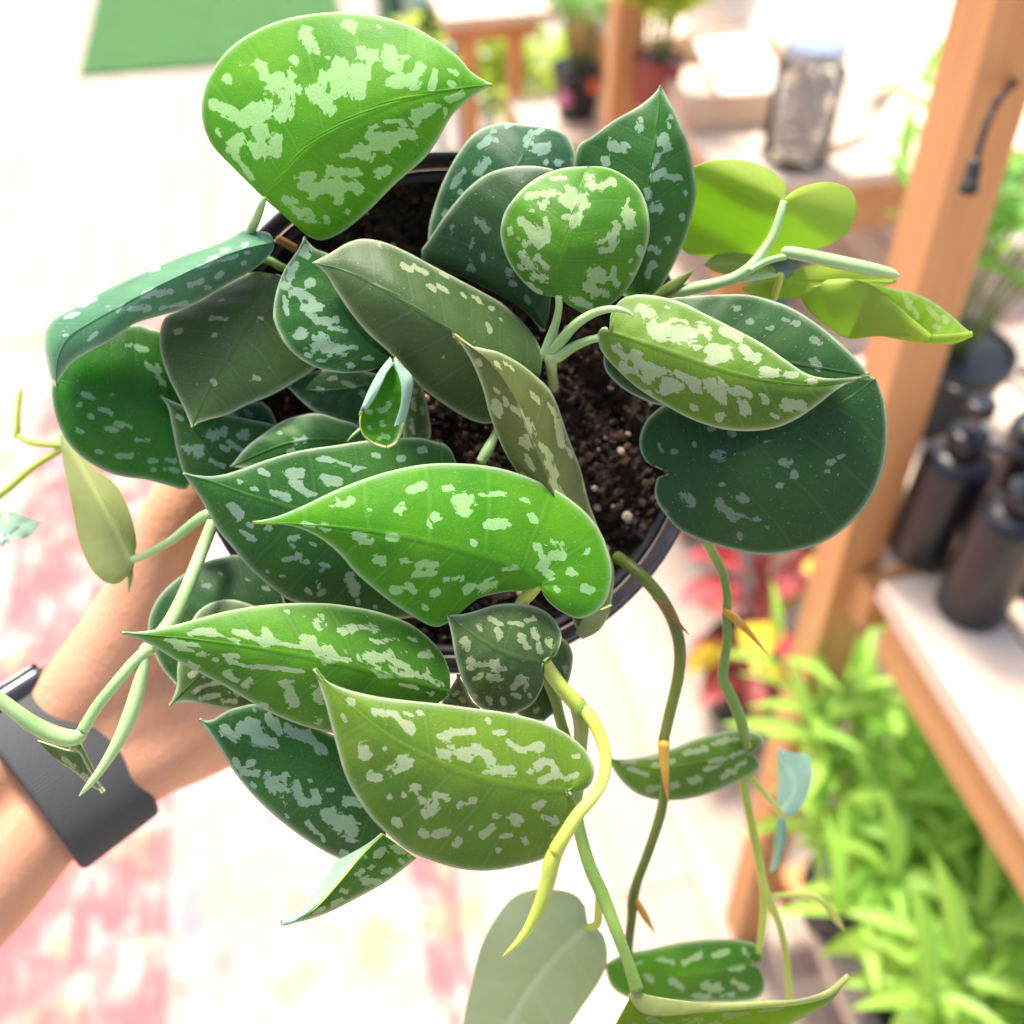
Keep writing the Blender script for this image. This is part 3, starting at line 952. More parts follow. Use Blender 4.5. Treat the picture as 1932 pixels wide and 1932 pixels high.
# rolled new leaf
tube('rolled_leaf', 'A5', [(938,490,30,262),(960,488,52,262),(1050,504,58,261),(1200,536,62,260),(1350,568,58,260),(1430,586,44,260),(1466,597,8,260)], ST['mint'], plant, label='tightly rolled pale new leaf')
tube('petiole', 'A5', [(790,572,30,263),(850,538,30,263),(905,518,30,262),(955,508,30,262)], ST['mint'], plant)
# twisted leaf far right
sheets('A5', [
 ([(1150,622,268),(1250,617,264),(1340,640,262),(1420,700,262),(1500,778,264),(1600,866,266)], [(1060,650,272),(1035,690,274),(1060,740,274),(1130,805,274),(1235,868,274),(1330,852,272)], False, 2, []),
 ([(1340,640,262),(1420,700,262),(1500,778,264),(1560,832,265),(1600,866,266)], [(1235,868,274),(1330,850,271),(1450,868,270),(1520,880,269),(1600,890,267)], False, 2, []),
 ([(1600,866,266),(1660,862,265),(1720,858,264),(1790,855,264)], [(1600,890,267),(1660,893,266),(1720,888,265),(1790,856,264)], False, .4, []),
 ([(1340,640,263),(1420,700,263),(1500,778,264.5),(1600,866,266),(1700,862,265),(1790,855,264)], [(1390,645,270),(1500,665,272),(1600,702,272),(1690,765,270),(1750,820,267),(1790,854,264.4)], True, 0.5,
  [(1490,690,1520,740,16),(1600,740,1640,790,16),(1530,740,1550,780,12),(1620,820,1640,830,12),(1660,780,1680,800,10)])],
 'thin', 'lime', plant, label='twisted leaf showing its pale underside')
# main right leaf
leaf('A5', [(160,848),(300,890),(450,940),(650,1010),(850,1060),(1050,1085),(1180,1078),(1335,1042)],
 [(172,815),(165,780),(190,728),(230,692),(300,678),(400,690),(500,720),(600,770),(720,830),(850,900),(950,970),(1050,1035),(1150,1056),(1260,1050)],
 [(150,825),(122,832),(108,870),(130,940),(200,1020),(290,1100),(400,1170),(520,1235),(650,1280),(780,1293),(900,1280),(1000,1240),(1090,1180),(1180,1110),(1260,1062)],
 [246,242,239,238,240,245], .0, .10, .28, .28, 'moss', 'plain', label='long green leaf with silver blotches over the soil',
 patches=[(300,740,350,770,32),(350,820,400,870,32),(430,850,530,850,50),(440,790,520,800,14),(415,735,430,740,14),(580,830,610,870,32),(670,840,740,870,22),(550,915,560,915,14),(610,920,690,930,36),(620,970,680,960,32),(760,930,820,970,32),(850,1020,900,1030,28),(960,1040,1000,1040,16),(1060,1070,1090,1070,18),(700,960,720,965,10),(180,920,240,960,16),(270,960,300,990,36),(210,1000,270,1020,22),(330,1040,390,1030,36),(340,1000,400,1020,18),(410,1100,420,1080,34),(440,1080,470,1090,28),(470,1030,550,1080,22),(540,1100,570,1120,18),(620,1080,660,1120,40),(670,1140,680,1170,20),(720,1110,790,1130,22),(760,1170,770,1200,28),(850,1140,860,1160,22),(960,1170,1020,1180,32),(890,1215,920,1230,14),(540,1180,550,1190,18),(650,1225,660,1230,26),(330,1120,340,1120,14),(200,905,210,910,14)], **LF)
leaf('A5', [(200,900),(450,900),(750,950),(1050,1000),(1335,1046)],
 [(210,880),(300,760),(420,700),(520,688),(640,680),(780,680),(900,708),(1000,750),(1120,830),(1230,925),(1300,1000)],
 [(150,920),(135,970),(150,1030),(220,1100),(300,1145),(400,1178),(700,1200),(1000,1150),(1200,1090)],
 [256,254,252,252,252], .05, .05, .12, .12, 'dark', 'plain', label='dark leaf beneath the long blotched leaf',
 patches=[(725,740,740,738,14),(790,800,800,800,14),(870,830,890,828,8),(900,720,920,722,8),(950,795,965,795,16),(1080,885,1100,890,18),(1080,980,1100,1000,26),(1000,810,1010,810,10),(1230,910,1235,912,10)], **LF)
leaf('A5', [(420,1478),(600,1450),(800,1380),(1050,1260),(1230,1150),(1357,1056)],
 [(398,1466),(340,1440),(305,1390),(298,1320),(330,1240),(400,1180),(520,1120),(700,1080),(900,1050),(1150,1030),(1290,1035)],
 [(412,1492),(380,1500),(365,1560),(375,1610),(400,1650),(480,1740),(600,1795),(780,1840),(900,1848),(1050,1820),(1180,1760),(1300,1650),(1380,1500),(1410,1350),(1405,1200),(1385,1120)],
 [266,262,259,259,261], .02, .08, .05, .16, 'dark', 'plain', label='big round dark leaf with a deep notch',
 patches=[(640,1400,660,1410,26),(450,1385,455,1385,14),(385,1350,395,1380,12),(940,1435,970,1430,22),(980,1480,1000,1500,20),(1140,1435,1170,1430,10),(1190,1405,1210,1405,14),(1130,1475,1150,1475,10),(920,1540,940,1540,16),(660,1530,670,1530,14),(755,1590,770,1600,22),(500,1580,530,1610,22),(650,1610,700,1660,22),(700,1680,720,1690,14),(750,1670,770,1680,16),(820,1685,835,1690,16),(740,1760,750,1770,18),(870,1725,880,1728,12),(1070,1440,1080,1442,10),(700,1300,720,1300,18),(540,1350,545,1355,12),(860,1335,880,1330,12),(600,1280,640,1285,14)], **LF)
# large olive leaf, centre
leaf('A4', [(1640,860),(1400,780),(1100,590),(800,400),(500,250),(295,195)],
 [(1645,830),(1650,740),(1610,640),(1530,540),(1420,440),(1300,370),(1150,290),(980,200),(850,130),(720,75),(600,55),(500,80),(400,140)],
 [(1600,980),(1500,1100),(1350,1145),(1280,1140),(1200,1110),(1100,1050),(960,950),(870,860),(790,770),(720,700),(620,610),(520,490),(440,370),(370,255)],
 [264,254,249,247,248,252], .12, .10, .38, .34, 'olive', 'plain', label='large plain olive leaf across the middle',
 patches=[(890,220,970,260,11),(980,330,1020,360,8),(1050,335,1085,370,10),(1170,370,1195,395,11),(1250,390,1280,425,13),(1320,550,1345,600,13),(1350,460,1360,470,6),(1395,510,1410,540,6),(670,90,690,95,12),(1050,250,1085,270,10),(1060,745,1065,748,12),(830,210,870,240,6)], **LF)
# folded leaf with dry tip
leaf('A4', [(1930,2366),(1850,2000),(1730,1600),(1610,1300),(1490,1000),(1340,780),(1130,622)],
 [(1850,2350),(1750,2000),(1650,1750),(1560,1560),(1500,1430),(1450,1350),(1400,1250),(1340,1090),(1300,940),(1240,790),(1180,690)],
 [(1990,2360),(2050,2250),(2075,2050),(2060,1950),(2000,1800),(1930,1620),(1900,1500),(1870,1390),(1830,1290),(1790,1180),(1750,1060),(1700,950),(1620,870),(1520,790),(1400,725),(1300,700),(1200,675)],
 [266,258,250,246,242,239,236], .20, .55, .2, .5, 'drab', 'khaki', label='narrow olive leaf arching up to a dry brown tip',
 patches=[(1380,1010,1390,1080,30),(1420,1000,1440,1030,20),(1480,1050,1530,1080,22),(1560,1140,1590,1200,36),(1530,1250,1580,1280,36),(1560,1330,1600,1410,28),(1590,970,1640,1030,13),(1690,1030,1730,1090,14),(1750,1150,1770,1270,28),(1800,1290,1830,1340,13),(1680,1370,1730,1450,26),(1710,1480,1760,1570,32),(1540,1440,1580,1480,20),(1440,790,1480,830,14),(1270,775,1280,790,18),(1380,790,1390,800,10),(1900,1480,1910,1540,12),(1650,1280,1710,1350,10),(1370,940,1390,960,10),(1820,1620,1840,1660,20),(1780,1640,1800,1700,24)], **LF)
tube('dry_tip', 'A4', [(1122,612,5,236),(1132,628,14,236),(1150,655,16,236.3),(1162,682,6,236.8)], ST['brown'], plant, ring=8)
# silver-blotched leaf left of it
leaf('A4', [(765,765),(600,640),(460,440),(340,230),(245,42)],
 [(720,792),(650,830),(560,845),(450,845),(330,820),(220,760),(130,670),(75,560),(65,480),(85,360),(130,240),(190,150),(225,90)],
 [(775,740),(700,560),(600,380),(500,250),(400,150),(310,110)],
 [260,257,256,257,255], .0, .05, .12, .1, 'deep', 'plain', label='dark green leaf with blue-silver blotches',
 patches=[(170,370,200,360,28),(240,380,300,430,28),(250,460,340,460,34),(270,500,330,540,22),(370,540,430,535,30),(400,580,490,600,16),(230,590,240,620,32),(200,630,220,635,18),(340,650,400,690,46),(400,710,480,700,42),(510,700,550,695,14),(300,710,310,715,18),(260,740,285,750,14),(130,440,140,460,18),(150,490,155,500,12),(280,320,285,310,28),(160,280,200,200,28),(130,330,150,340,28),(330,775,370,778,12),(510,800,530,800,20),(600,760,650,762,8),(250,150,260,120,32),(280,680,290,685,14),(130,400,140,420,22)], **LF)
# long drooping leaf, its teal lightened by painted sky sheen, far left
leaf('A3', [(1585,188),(1300,262),(900,440),(500,650),(250,800),(165,950),(150,1142)],
 [(1545,130),(1470,117),(1390,110),(1300,150),(1150,220),(1000,270),(830,340),(650,420),(450,510),(300,600),(150,680),(90,740),(70,820),(90,960),(120,1080)],
 [(1570,250),(1500,330),(1400,400),(1250,480),(1100,570),(950,640),(850,670),(680,720),(600,770),(500,840),(350,920),(250,990),(190,1070)],
 [262,254,250,250,254,260], .55, .10, .55, .25, 'sky_sheen', 'plain', label='long leaf with painted teal sky sheen drooping over the rim',
 patches=[(730,530,800,520,30),(830,530,900,510,26),(1030,470,1110,445,22),(1140,490,1160,490,10),(640,630,760,625,24),(560,640,590,600,14),(840,625,1000,590,11),(1090,355,1150,340,14),(1150,320,1200,290,22),(1230,310,1330,280,16),(1240,250,1290,230,14),(1370,215,1400,210,12),(1400,260,1410,260,12),(1375,325,1385,325,14),(1200,420,1230,400,22),(320,610,410,560,14),(230,680,290,655,14),(370,830,410,790,12),(200,790,220,800,22),(1060,240,1100,225,8),(780,380,830,365,6),(490,610,500,620,14)], **LF)
# glossy round leaf, left
leaf('A3', [(1050,1400),(700,1270),(400,1160),(140,1090)],
 [(1050,1350),(980,1180),(930,1050),(850,800),(760,755),(680,730),(500,760),(300,880),(200,1000)],
 [(1060,1500),(1050,1700),(1000,1810),(900,1790),(750,1750),(600,1730),(480,1695),(350,1620),(250,1530),(170,1400),(130,1250),(122,1160)],
 [276,271,268,270], .06, .06, .12, .16, 'round', 'plain', label='glossy round green leaf with small oval flecks', wav=.3,
 patches=[(320,1180,390,1210,20),(450,1285,520,1310,20),(545,1380,650,1400,17),(480,1415,560,1425,16),(680,1485,760,1490,14),(550,1585,640,1590,24),(280,1420,320,1440,16),(420,1560,450,1565,12),(760,1625,810,1625,12),(780,1680,800,1680,10),(300,1255,310,1255,12),(370,1335,390,1335,10),(750,980,780,1030,22),(800,1060,860,1120,22),(690,880,760,900,22),(620,870,640,870,10),(880,1620,930,1625,12),(870,1680,960,1690,10),(510,1185,530,1188,8),(820,1000,830,1040,18)], **LF)
# satin olive leaf pointing down, left
leaf('A3', [(1580,400),(1420,700),(1260,960),(1130,1200),(1040,1407)],
 [(1430,390),(1250,480),(1100,570),(950,640),(870,680),(835,760),(830,860),(850,970),(890,1080),(940,1180),(990,1280),(1020,1350)],
 [(1640,420),(1800,600),(1880,850),(1870,1000),(1700,1120),(1550,1200),(1400,1260),(1280,1320),(1150,1355),(1080,1378)],
 [272,265,262,262,262], .08, .08, .22, .18, 'olive', 'plain', label='plain olive satin leaf pointing down', seed=3,
 patches=[(1170,690,1260,695,16),(1180,800,1195,800,10),(1430,1070,1480,1090,20),(940,775,965,770,14),(1485,690,1495,690,10),(1180,1100,1190,1115,10),(1230,570,1240,572,8)], **LF)
# small unrolling leaf in the middle
sheets('A4', [
 ([(765,765,250),(700,850,250),(640,960,250),(585,1100,251),(590,1190,252),(650,1250,252),(735,1280,251)], [(780,765,251),(830,850,251),(850,960,251),(845,1080,252),(825,1170,252),(790,1250,252),(735,1281,251)], True, -2.2,
  [(620,1070,640,1080,18),(690,1060,700,1070,20),(735,1055,740,1040,12),(705,1140,712,1150,14),(630,1165,635,1170,10),(680,1240,690,1240,10),(735,1225,745,1225,14),(710,1215,715,1220,10),(745,1020,748,1030,10)]),
 ([(765,762,249.5),(700,845,249.5),(640,955,249.5),(582,1100,250.5)], [(770,790,248.2),(735,850,247.6),(700,920,247.8),(605,1050,249.6)], False, .5, []),
 ([(775,762,249.5),(825,820,249.5),(876,880,249),(862,1000,250),(835,1120,251)], [(785,790,248.6),(810,850,248.2),(826,930,248),(820,1040,249),(785,1165,250.6)], False, .5, [])],
 'bright', 'aqua', plant, label='small bright leaf still unrolling')
# leaves lower down between the others
leaf('A4', [(700,900),(500,940),(320,950),(150,930)], [(700,860),(500,820),(330,830),(200,880)], [(700,1000),(650,1140),(570,1162),(450,1132),(320,1082),(230,1012)], [276,272,270], .05, .1, .1, .1, 'dark', 'plain',
 patches=[(480,900,540,930,20),(330,940,360,950,20),(580,960,600,975,20),(400,880,430,880,14)], **LF)
leaf('A4', [(640,1290),(400,1240),(150,1260),(-190,1400)], [(570,1162),(450,1118),(330,1085),(230,1095),(120,1130),(0,1210),(-100,1290)], [(600,1350),(500,1420),(200,1440),(0,1420)], [272,269,268], .08, .05, .12, .1, 'deep', 'plain', seed=5,
 patches=[(200,1250,240,1240,28),(150,1310,180,1300,18),(100,1200,110,1205,8)], **LF)
leaf('A4', [(900,1300),(905,1100),(900,860)], [(835,1260),(838,1080),(860,960)], [(990,1230),(982,1080),(950,940)], [278,276,272], .1, .2, .1, .2, 'olive', 'plain', seed=8,
 patches=[(885,1000,900,1060,14),(880,1130,890,1200,18),(900,950,905,960,10),(945,1060,950,1080,8)], **LF)
leaf('A3', [(1280,1880),(1200,1650),(1060,1430),(840,1198)], [(1180,1880),(1080,1840),(985,1700),(942,1550),(912,1400),(885,1275)], [(1400,1850),(1530,1700),(1610,1520),(1600,1400),(1420,1350),(1270,1320),(1100,1290),(960,1250)], [276,272,269,266], .06, .06, .1, .12, 'deep', 'plain', seed=2,
 patches=[(1010,1550,1100,1540,36),(1070,1590,1110,1580,22),(1150,1460,1250,1430,36),(1350,1460,1400,1450,32),(1280,1500,1370,1560,16),(1160,1620,1250,1660,13),(950,1330,980,1350,14),(1240,1530,1280,1550,18)], **LF)
leaf('A3', [(1340,1440),(1440,1360),(1500,1240)], [(1250,1400),(1260,1320),(1380,1250)], [(1500,1430),(1595,1400),(1565,1300)], [282,280,278], .1, .1, .1, .1, 'teal', 'plain', seed=4, patches=[(1400,1300,1430,1320,20),(1300,1320,1330,1330,20)], **LF)
# big bright leaf, centre front
leaf('v', [(1019,1104),(985,1075),(900,1045),(800,1020),(700,1003),(580,990),(475,985)],
 [(1021,1112),(1032,1132),(1060,1155),(1100,1167),(1140,1140),(1155,1090),(1148,1040),(1125,990),(1080,945),(1020,910),(950,885),(880,875),(800,876),(720,893),(640,922),(570,955),(520,975)],
 [(1012,1108),(990,1115),(950,1117),(900,1130),(870,1155),(845,1175),(820,1183),(790,1170),(750,1145),(710,1115),(670,1080),(640,1045),(600,1013),(560,995),(520,988)],
 [247,242,239,238,238,239], .0, .08, .22, .30, 'bright', 'lime', label='big bright green leaf front and centre', seed=6,
 patches=[(775,925,800,915,8),(840,922,850,920,6),(752,965,765,955,13),(752,965,748,975,8),(815,985,822,975,13),(865,945,890,940,14),(875,965,880,960,13),(905,935,970,928,7),(920,990,960,990,11),(985,940,1000,945,6),(1000,975,1010,985,9),(630,945,635,943,11),(650,950,660,945,8),(695,962,700,962,6),(668,1012,690,1010,9),(680,1020,700,1022,9),(735,1014,745,1014,11),(712,1060,720,1055,13),(755,1058,770,1060,5),(790,1065,825,1065,8),(785,1085,815,1080,9),(840,1095,870,1090,7),(770,1105,780,1115,8),(745,1115,755,1115,9),(815,1120,825,1115,9),(800,1145,805,1150,8),(910,1110,930,1100,11),(880,1115,890,1105,9),(1015,1030,1030,1060,11),(1040,1045,1060,1050,11),(1045,1025,1060,1025,7),(1075,1080,1085,1085,8),(1100,1108,1118,1112,8),(1095,1040,1110,1040,7),(1020,1070,1040,1085,9),(570,985,590,992,5),(605,998,618,1000,6),(1048,1110,1052,1115,6),(950,1075,980,1070,5),(890,1025,895,1024,4)], **LF)
leaf('A6', [(2000,700),(1600,640),(1200,520),(800,400),(550,310),(352,256)],
 [(2050,450),(2000,300),(1930,110),(1850,70),(1750,45),(1620,45),(1450,60),(1250,90),(1050,120),(850,175),(700,230),(600,260),(500,272)],
 [(2000,800),(1850,1050),(1600,1115),(1300,1085),(1000,1010),(920,960),(830,890),(740,810),(650,700),(560,590),(500,480),(430,360)],
 [266,262,259,257,256,256], -.02, .10, .12, .22, 'deep', 'plain', label='dark leaf with streaky silver under the big bright leaf', seed=9,
 patches=[(690,300,700,315,22),(760,345,795,350,12),(640,450,680,490,34),(660,520,680,520,18),(700,600,770,640,22),(740,560,760,570,18),(990,640,1050,630,22),(1000,680,1010,685,18),(950,765,1040,750,20),(1030,725,1040,730,18),(1060,780,1100,780,10),(930,860,950,870,20),(980,250,1050,260,40),(1000,310,1030,330,36),(890,370,960,380,18),(960,400,990,410,16),(1180,280,1280,300,32),(1200,320,1250,320,22),(1150,170,1240,180,13),(1290,195,1340,205,14),(1370,230,1440,215,22),(1480,145,1510,155,16),(1630,170,1650,165,22),(1750,120,1770,115,20),(1030,350,1100,380,14),(1340,870,1370,950,34),(1170,790,1220,800,16),(1080,940,1110,960,14),(1150,930,1160,900,14),(1380,1000,1385,1020,14),(1480,1040,1490,1045,14),(820,240,850,260,22),(950,240,1060,235,14),(1100,660,1140,680,14),(830,580,880,575,13),(850,835,860,840,8),(1060,360,1130,370,22)], **LF)
leaf('A6', [(1925,1545),(1600,1450),(1300,1380),(1000,1320),(700,1270),(400,1230),(200,1212),(-5,1195)],
 [(1932,1500),(1925,1420),(1890,1330),(1830,1250),(1750,1180),(1650,1120),(1500,1070),(1350,1040),(1200,1022),(1000,1020),(800,1035),(600,1070),(450,1110),(300,1150),(150,1182)],
 [(1915,1575),(1860,1610),(1700,1700),(1500,1780),(1300,1795),(1200,1780),(1050,1740),(900,1680),(750,1600),(600,1510),(450,1430),(300,1350),(180,1275),(100,1240)],
 [252,247,244,242,241,240], .0, .0, .22, .22, 'fresh', 'plain', label='long bright leaf pointing left, heavily silvered', seed=11,
 patches=[(400,1195,560,1205,25),(450,1180,520,1175,16),(260,1240,300,1240,22),(330,1260,450,1270,14),(650,1190,740,1200,20),(700,1210,860,1250,20),(850,1170,860,1220,27),(830,1190,870,1230,22),(650,1235,690,1245,22),(800,1260,850,1270,11),(880,1250,1050,1280,20),(1060,1230,1110,1240,38),(1050,1270,1120,1280,27),(1150,1310,1240,1300,32),(1200,1370,1270,1340,22),(1280,1340,1320,1360,18),(1170,1100,1160,1160,32),(1140,1130,1150,1130,14),(1290,1190,1330,1180,32),(1320,1160,1450,1160,20),(1490,1180,1510,1180,16),(1410,1240,1415,1240,22),(1490,1255,1600,1230,14),(1410,1330,1450,1350,34),(1480,1340,1560,1330,36),(1550,1310,1580,1310,22),(1480,1410,1600,1400,18),(1600,1360,1680,1400,16),(1640,1440,1700,1440,20),(1740,1440,1830,1470,18),(1650,1310,1660,1310,16),(1760,1330,1810,1320,22),(1680,1240,1730,1235,12),(1510,1450,1580,1455,13),(1640,1500,1740,1520,18),(1790,1410,1795,1430,12),(600,1330,680,1335,13),(620,1360,750,1400,18),(740,1390,860,1400,18),(860,1400,1060,1425,12),(450,1330,500,1310,20),(530,1345,550,1350,10),(600,1440,660,1470,20),(630,1430,640,1440,22),(720,1510,750,1480,28),(930,1490,1010,1480,25),(980,1510,1000,1610,34),(1090,1500,1150,1510,22),(1150,1560,1160,1590,32),(1150,1700,1160,1710,32),(1070,1690,1075,1695,14),(1000,1665,1010,1670,14),(960,1075,1000,1070,10),(1400,1100,1420,1105,12),(870,1095,880,1095,12),(1800,1550,1820,1555,14),(390,1370,440,1400,13),(320,1290,420,1300,12),(820,1620,840,1625,10),(1870,1500,1880,1500,12)], **LF)
leaf('B2', [(1752,1030),(1550,1010),(1350,970),(1100,870),(900,760),(750,640),(640,540),(553,448)],
 [(1770,1028),(1800,1030),(1850,1005),(1875,950),(1870,900),(1840,840),(1780,780),(1700,730),(1600,690),(1450,655),(1300,635),(1150,615),(1000,600),(850,580),(720,550),(640,520),(590,490)],
 [(1745,1036),(1790,1080),(1795,1130),(1770,1200),(1720,1290),(1640,1345),(1520,1380),(1380,1402),(1250,1395),(1120,1360),(1000,1310),(900,1230),(820,1150),(750,1050),(700,950),(670,850),(640,740),(610,620),(580,530)],
 [236,231,229,229,230,232], .0, .05, .22, .25, 'moss', 'plain', label='broad moss-green leaf at the front bottom', seed=12,
 patches=[(720,605,730,610,20),(850,655,890,660,25),(930,660,1000,740,16),(990,710,1010,740,25),(980,655,1020,670,13),(1050,655,1065,660,12),(690,670,700,690,13),(790,820,795,850,31),(885,825,890,830,18),(930,930,1000,900,34),(960,880,1010,880,22),(820,950,860,960,27),(1140,770,1190,760,27),(1200,750,1300,745,22),(1160,850,1180,860,34),(1230,840,1320,830,29),(1250,860,1280,865,22),(1370,850,1390,880,27),(1400,750,1450,745,20),(1470,800,1540,830,20),(1560,825,1630,815,22),(1350,940,1420,930,18),(1430,925,1500,940,25),(1570,930,1630,890,22),(1620,980,1700,950,20),(1670,890,1680,900,16),(1690,930,1710,950,20),(1740,970,1790,950,14),(1760,870,1800,860,12),(1720,850,1730,855,10),(1370,690,1380,700,12),(1000,1010,1050,1010,20),(910,1055,920,1058,18),(965,1045,980,1050,13),(1050,1060,1060,1060,12),(1120,1050,1180,1055,22),(1130,1080,1080,1140,27),(1240,1095,1310,1070,18),(940,1170,950,1180,25),(1060,1225,1080,1230,20),(1130,1235,1180,1220,25),(1220,1280,1240,1260,25),(1400,1140,1430,1150,20),(1350,1240,1400,1190,20),(1430,1240,1490,1230,16),(1480,1150,1520,1160,22),(1500,1180,1510,1190,16),(1600,1100,1630,1090,22),(1650,1150,1690,1170,25),(1540,1250,1545,1265,18),(1420,1305,1425,1308,12),(1330,1340,1325,1345,12),(1290,1210,1300,1200,10),(1690,1240,1700,1250,12)], **LF)
leaf('B2', [(920,1060),(700,960),(450,860),(200,785),(80,725),(12,688)],
 [(950,1000),(900,850),(640,760),(500,690),(300,620),(200,630),(130,655),(70,692)],
 [(900,1200),(860,1320),(740,1362),(640,1330),(520,1260),(400,1170),(280,1060),(180,940),(110,830),(60,755)],
 [262,258,255,254,254], .02, .06, .12, .22, 'deep', 'plain', label='grey-green leaf behind the broad front leaf', seed=13,
 patches=[(130,735,180,770,25),(120,750,150,740,20),(200,740,280,740,34),(250,690,280,700,22),(280,790,360,800,31),(350,680,390,740,31),(420,740,480,760,31),(520,760,590,840,28),(180,880,190,910,18),(220,940,280,940,27),(250,900,270,890,16),(330,940,340,945,16),(350,990,400,1010,40),(400,970,420,960,22),(470,1000,500,1080,31),(530,970,540,980,15),(550,1030,570,1070,28),(620,1020,640,1020,13),(410,1070,420,1090,13),(620,1130,660,1170,40),(700,1160,740,1220,40),(680,1240,720,1240,18),(700,1060,710,1090,18),(740,1080,770,1090,22),(520,1170,560,1220,16),(590,1240,600,1270,13),(690,1320,710,1325,18),(420,1140,430,1145,10),(260,990,270,1000,13)], **LF)
sheets('B2', [
 ([(880,1232,246),(780,1330,245),(680,1450,244),(580,1562,244),(500,1620,245),(398,1651,246)], [(1038,1345,252),(900,1450,251),(760,1530,250),(620,1600,248),(500,1640,247),(398,1652,246)], True, .8,
  [(850,1330,880,1310,22),(930,1290,960,1310,22),(880,1410,910,1400,16),(790,1440,850,1460,22),(760,1420,780,1400,16),(960,1350,975,1360,10),(690,1500,710,1505,16),(720,1560,740,1540,14),(640,1560,690,1540,14),(820,1390,830,1380,14),(560,1600,600,1580,10),(1000,1330,1010,1330,10)]),
 ([(880,1232,246.5),(780,1330,245.5),(680,1450,244.5),(580,1562,244.5),(500,1620,245.5),(398,1651,246)], [(735,1360,256),(675,1362,256),(620,1440,254),(560,1530,251),(480,1610,248),(398,1652,246.2)], False, .4, [])],
 'fresh', 'aqua', plant, label='folded leaf with a long thin tip', seed=3)
# small heart leaf, lower centre
leaf('B2', [(1640,420),(1520,400),(1400,350),(1280,270),(1178,193)],
 [(1660,402),(1690,390),(1715,340),(1720,280),(1690,220),(1640,175),(1570,148),(1480,140),(1400,150),(1320,175),(1250,192)],
 [(1632,432),(1640,500),(1620,560),(1580,620),(1500,660),(1400,660),(1330,625),(1280,560),(1240,470),(1215,370),(1200,280)],
 [250,247,246,247,248], .06, .06, .2, .2, 'olive', 'plain', label='small dark heart-shaped leaf with pale flecks', seed=14,
 patches=[(1420,270,1425,300,20),(1330,250,1340,262,13),(1380,210,1440,240,12),(1480,235,1530,240,15),(1550,220,1590,215,15),(1530,300,1560,350,22),(1590,270,1600,300,18),(1610,330,1620,370,14),(1660,320,1670,340,18),(1265,320,1280,350,24),(1290,420,1300,430,26),(1340,430,1360,430,21),(1400,430,1440,450,27),(1390,490,1420,490,26),(1330,490,1340,480,12),(1310,580,1315,580,13),(1380,590,1385,610,15),(1440,590,1445,620,14),(1490,540,1540,500,24),(1500,570,1520,580,16),(1560,520,1550,550,13),(1310,495,1312,500,8),(1520,660,1525,655,8),(1570,570,1575,580,10)], **LF)
leaf('B2', [(1440,330),(1550,480),(1640,697)], [(1600,280),(1720,300),(1772,370),(1768,460),(1740,550),(1700,640)], [(1380,420),(1420,560),(1500,650),(1560,690)], [268,266,264], .1, .1, .15, .1, 'olive', 'plain', seed=15,
 patches=[(1735,440,1740,460,12),(1700,560,1710,590,12),(1600,650,1610,640,14)], **LF)
leaf('B2', [(1330,700),(1240,620),(1235,478)], [(1220,680),(1158,615),(1195,545)], [(1340,640),(1300,600),(1265,530)], [262,258,256], .1, .1, .1, .1, 'olive', 'plain', seed=16, patches=[(1215,570,1230,560,10),(1250,590,1255,600,10)], **LF)
leaf('A6', [(950,1120),(600,1080),(380,1250),(312,1502)], [(950,1000),(850,820),(700,738),(560,755),(440,800),(300,890),(200,1000),(150,1130),(160,1250),(220,1390)], [(950,1200),(800,1350),(500,1480)], [274,271,270,270], .08, .08, .15, .1, 'dark', 'plain', seed=17,
 patches=[(480,915,520,925,14),(735,880,755,882,12),(830,930,860,940,14),(560,850,570,852,8)], **LF)
leaf('A6', [(900,1300),(600,1320),(420,1480),(272,1627)], [(860,1120),(800,1050),(700,1010),(640,1000),(560,1005),(480,1040),(420,1100),(350,1250),(322,1390),(315,1520)], [(900,1500),(750,1640),(600,1645),(450,1612),(340,1608)], [268,266,265,265], .08, .06, .2, .1, 'olive', 'khaki', seed=18,
 patches=[(420,1540,500,1500,12),(460,1580,560,1560,12),(520,1500,600,1480,10),(600,1600,660,1600,12),(400,1450,430,1430,12),(650,1540,700,1560,10),(480,1450,520,1430,8)], **LF)
# leaf bottom peeping under the folded leaf near the rim
sheets('v', [([(1085,1195,262),(1105,1160,262),(1130,1150,262)], [(1098,1203,263),(1130,1185,263),(1152,1140,263)], False, .3, [])], 'olive', 'khaki', plant)
# hanging underside, left
leaf('B1', [(462,672),(415,570),(345,440),(270,310),(212,225)], [(455,705),(430,737),(400,750),(360,735),(320,690),(285,610),(265,520),(245,420),(225,320)], [(472,650),(464,560),(440,480),(400,410),(340,360),(280,300)],
 [285,286,288,290], .15, .35, .2, .2, 'thin', 'khaki', flip=True, label='pale leaf underside hanging by the thumb', **LF)
# leaves on the trailing stems, lower right
leaf('B3', [(1245,866),(1100,895),(950,920),(820,918),(698,888)], [(1290,848),(1312,818),(1280,790),(1180,780),(1050,810),(950,850),(850,880),(760,892)], [(1275,878),(1297,915),(1280,945),(1200,985),(1100,1025),(1000,1050),(900,1052),(820,1030),(760,985),(720,930)],
 [302,300,299,299,301], .25, .05, .2, .2, 'moss', 'khaki', seed=21, label='mottled leaf on the trailing stem',
 patches=[(1000,870,1080,850,14),(1120,830,1200,810,14),(1180,880,1240,860,10),(880,920,960,900,12),(780,930,850,950,12),(860,1010,900,1000,16),(1020,980,1060,970,16),(1150,960,1190,940,16),(1100,900,1160,890,10),(940,1000,970,990,14),(760,905,800,900,8),(1220,810,1260,805,10),(1080,930,1130,920,10),(1200,920,1240,905,12),(840,880,900,880,8)], **LF)
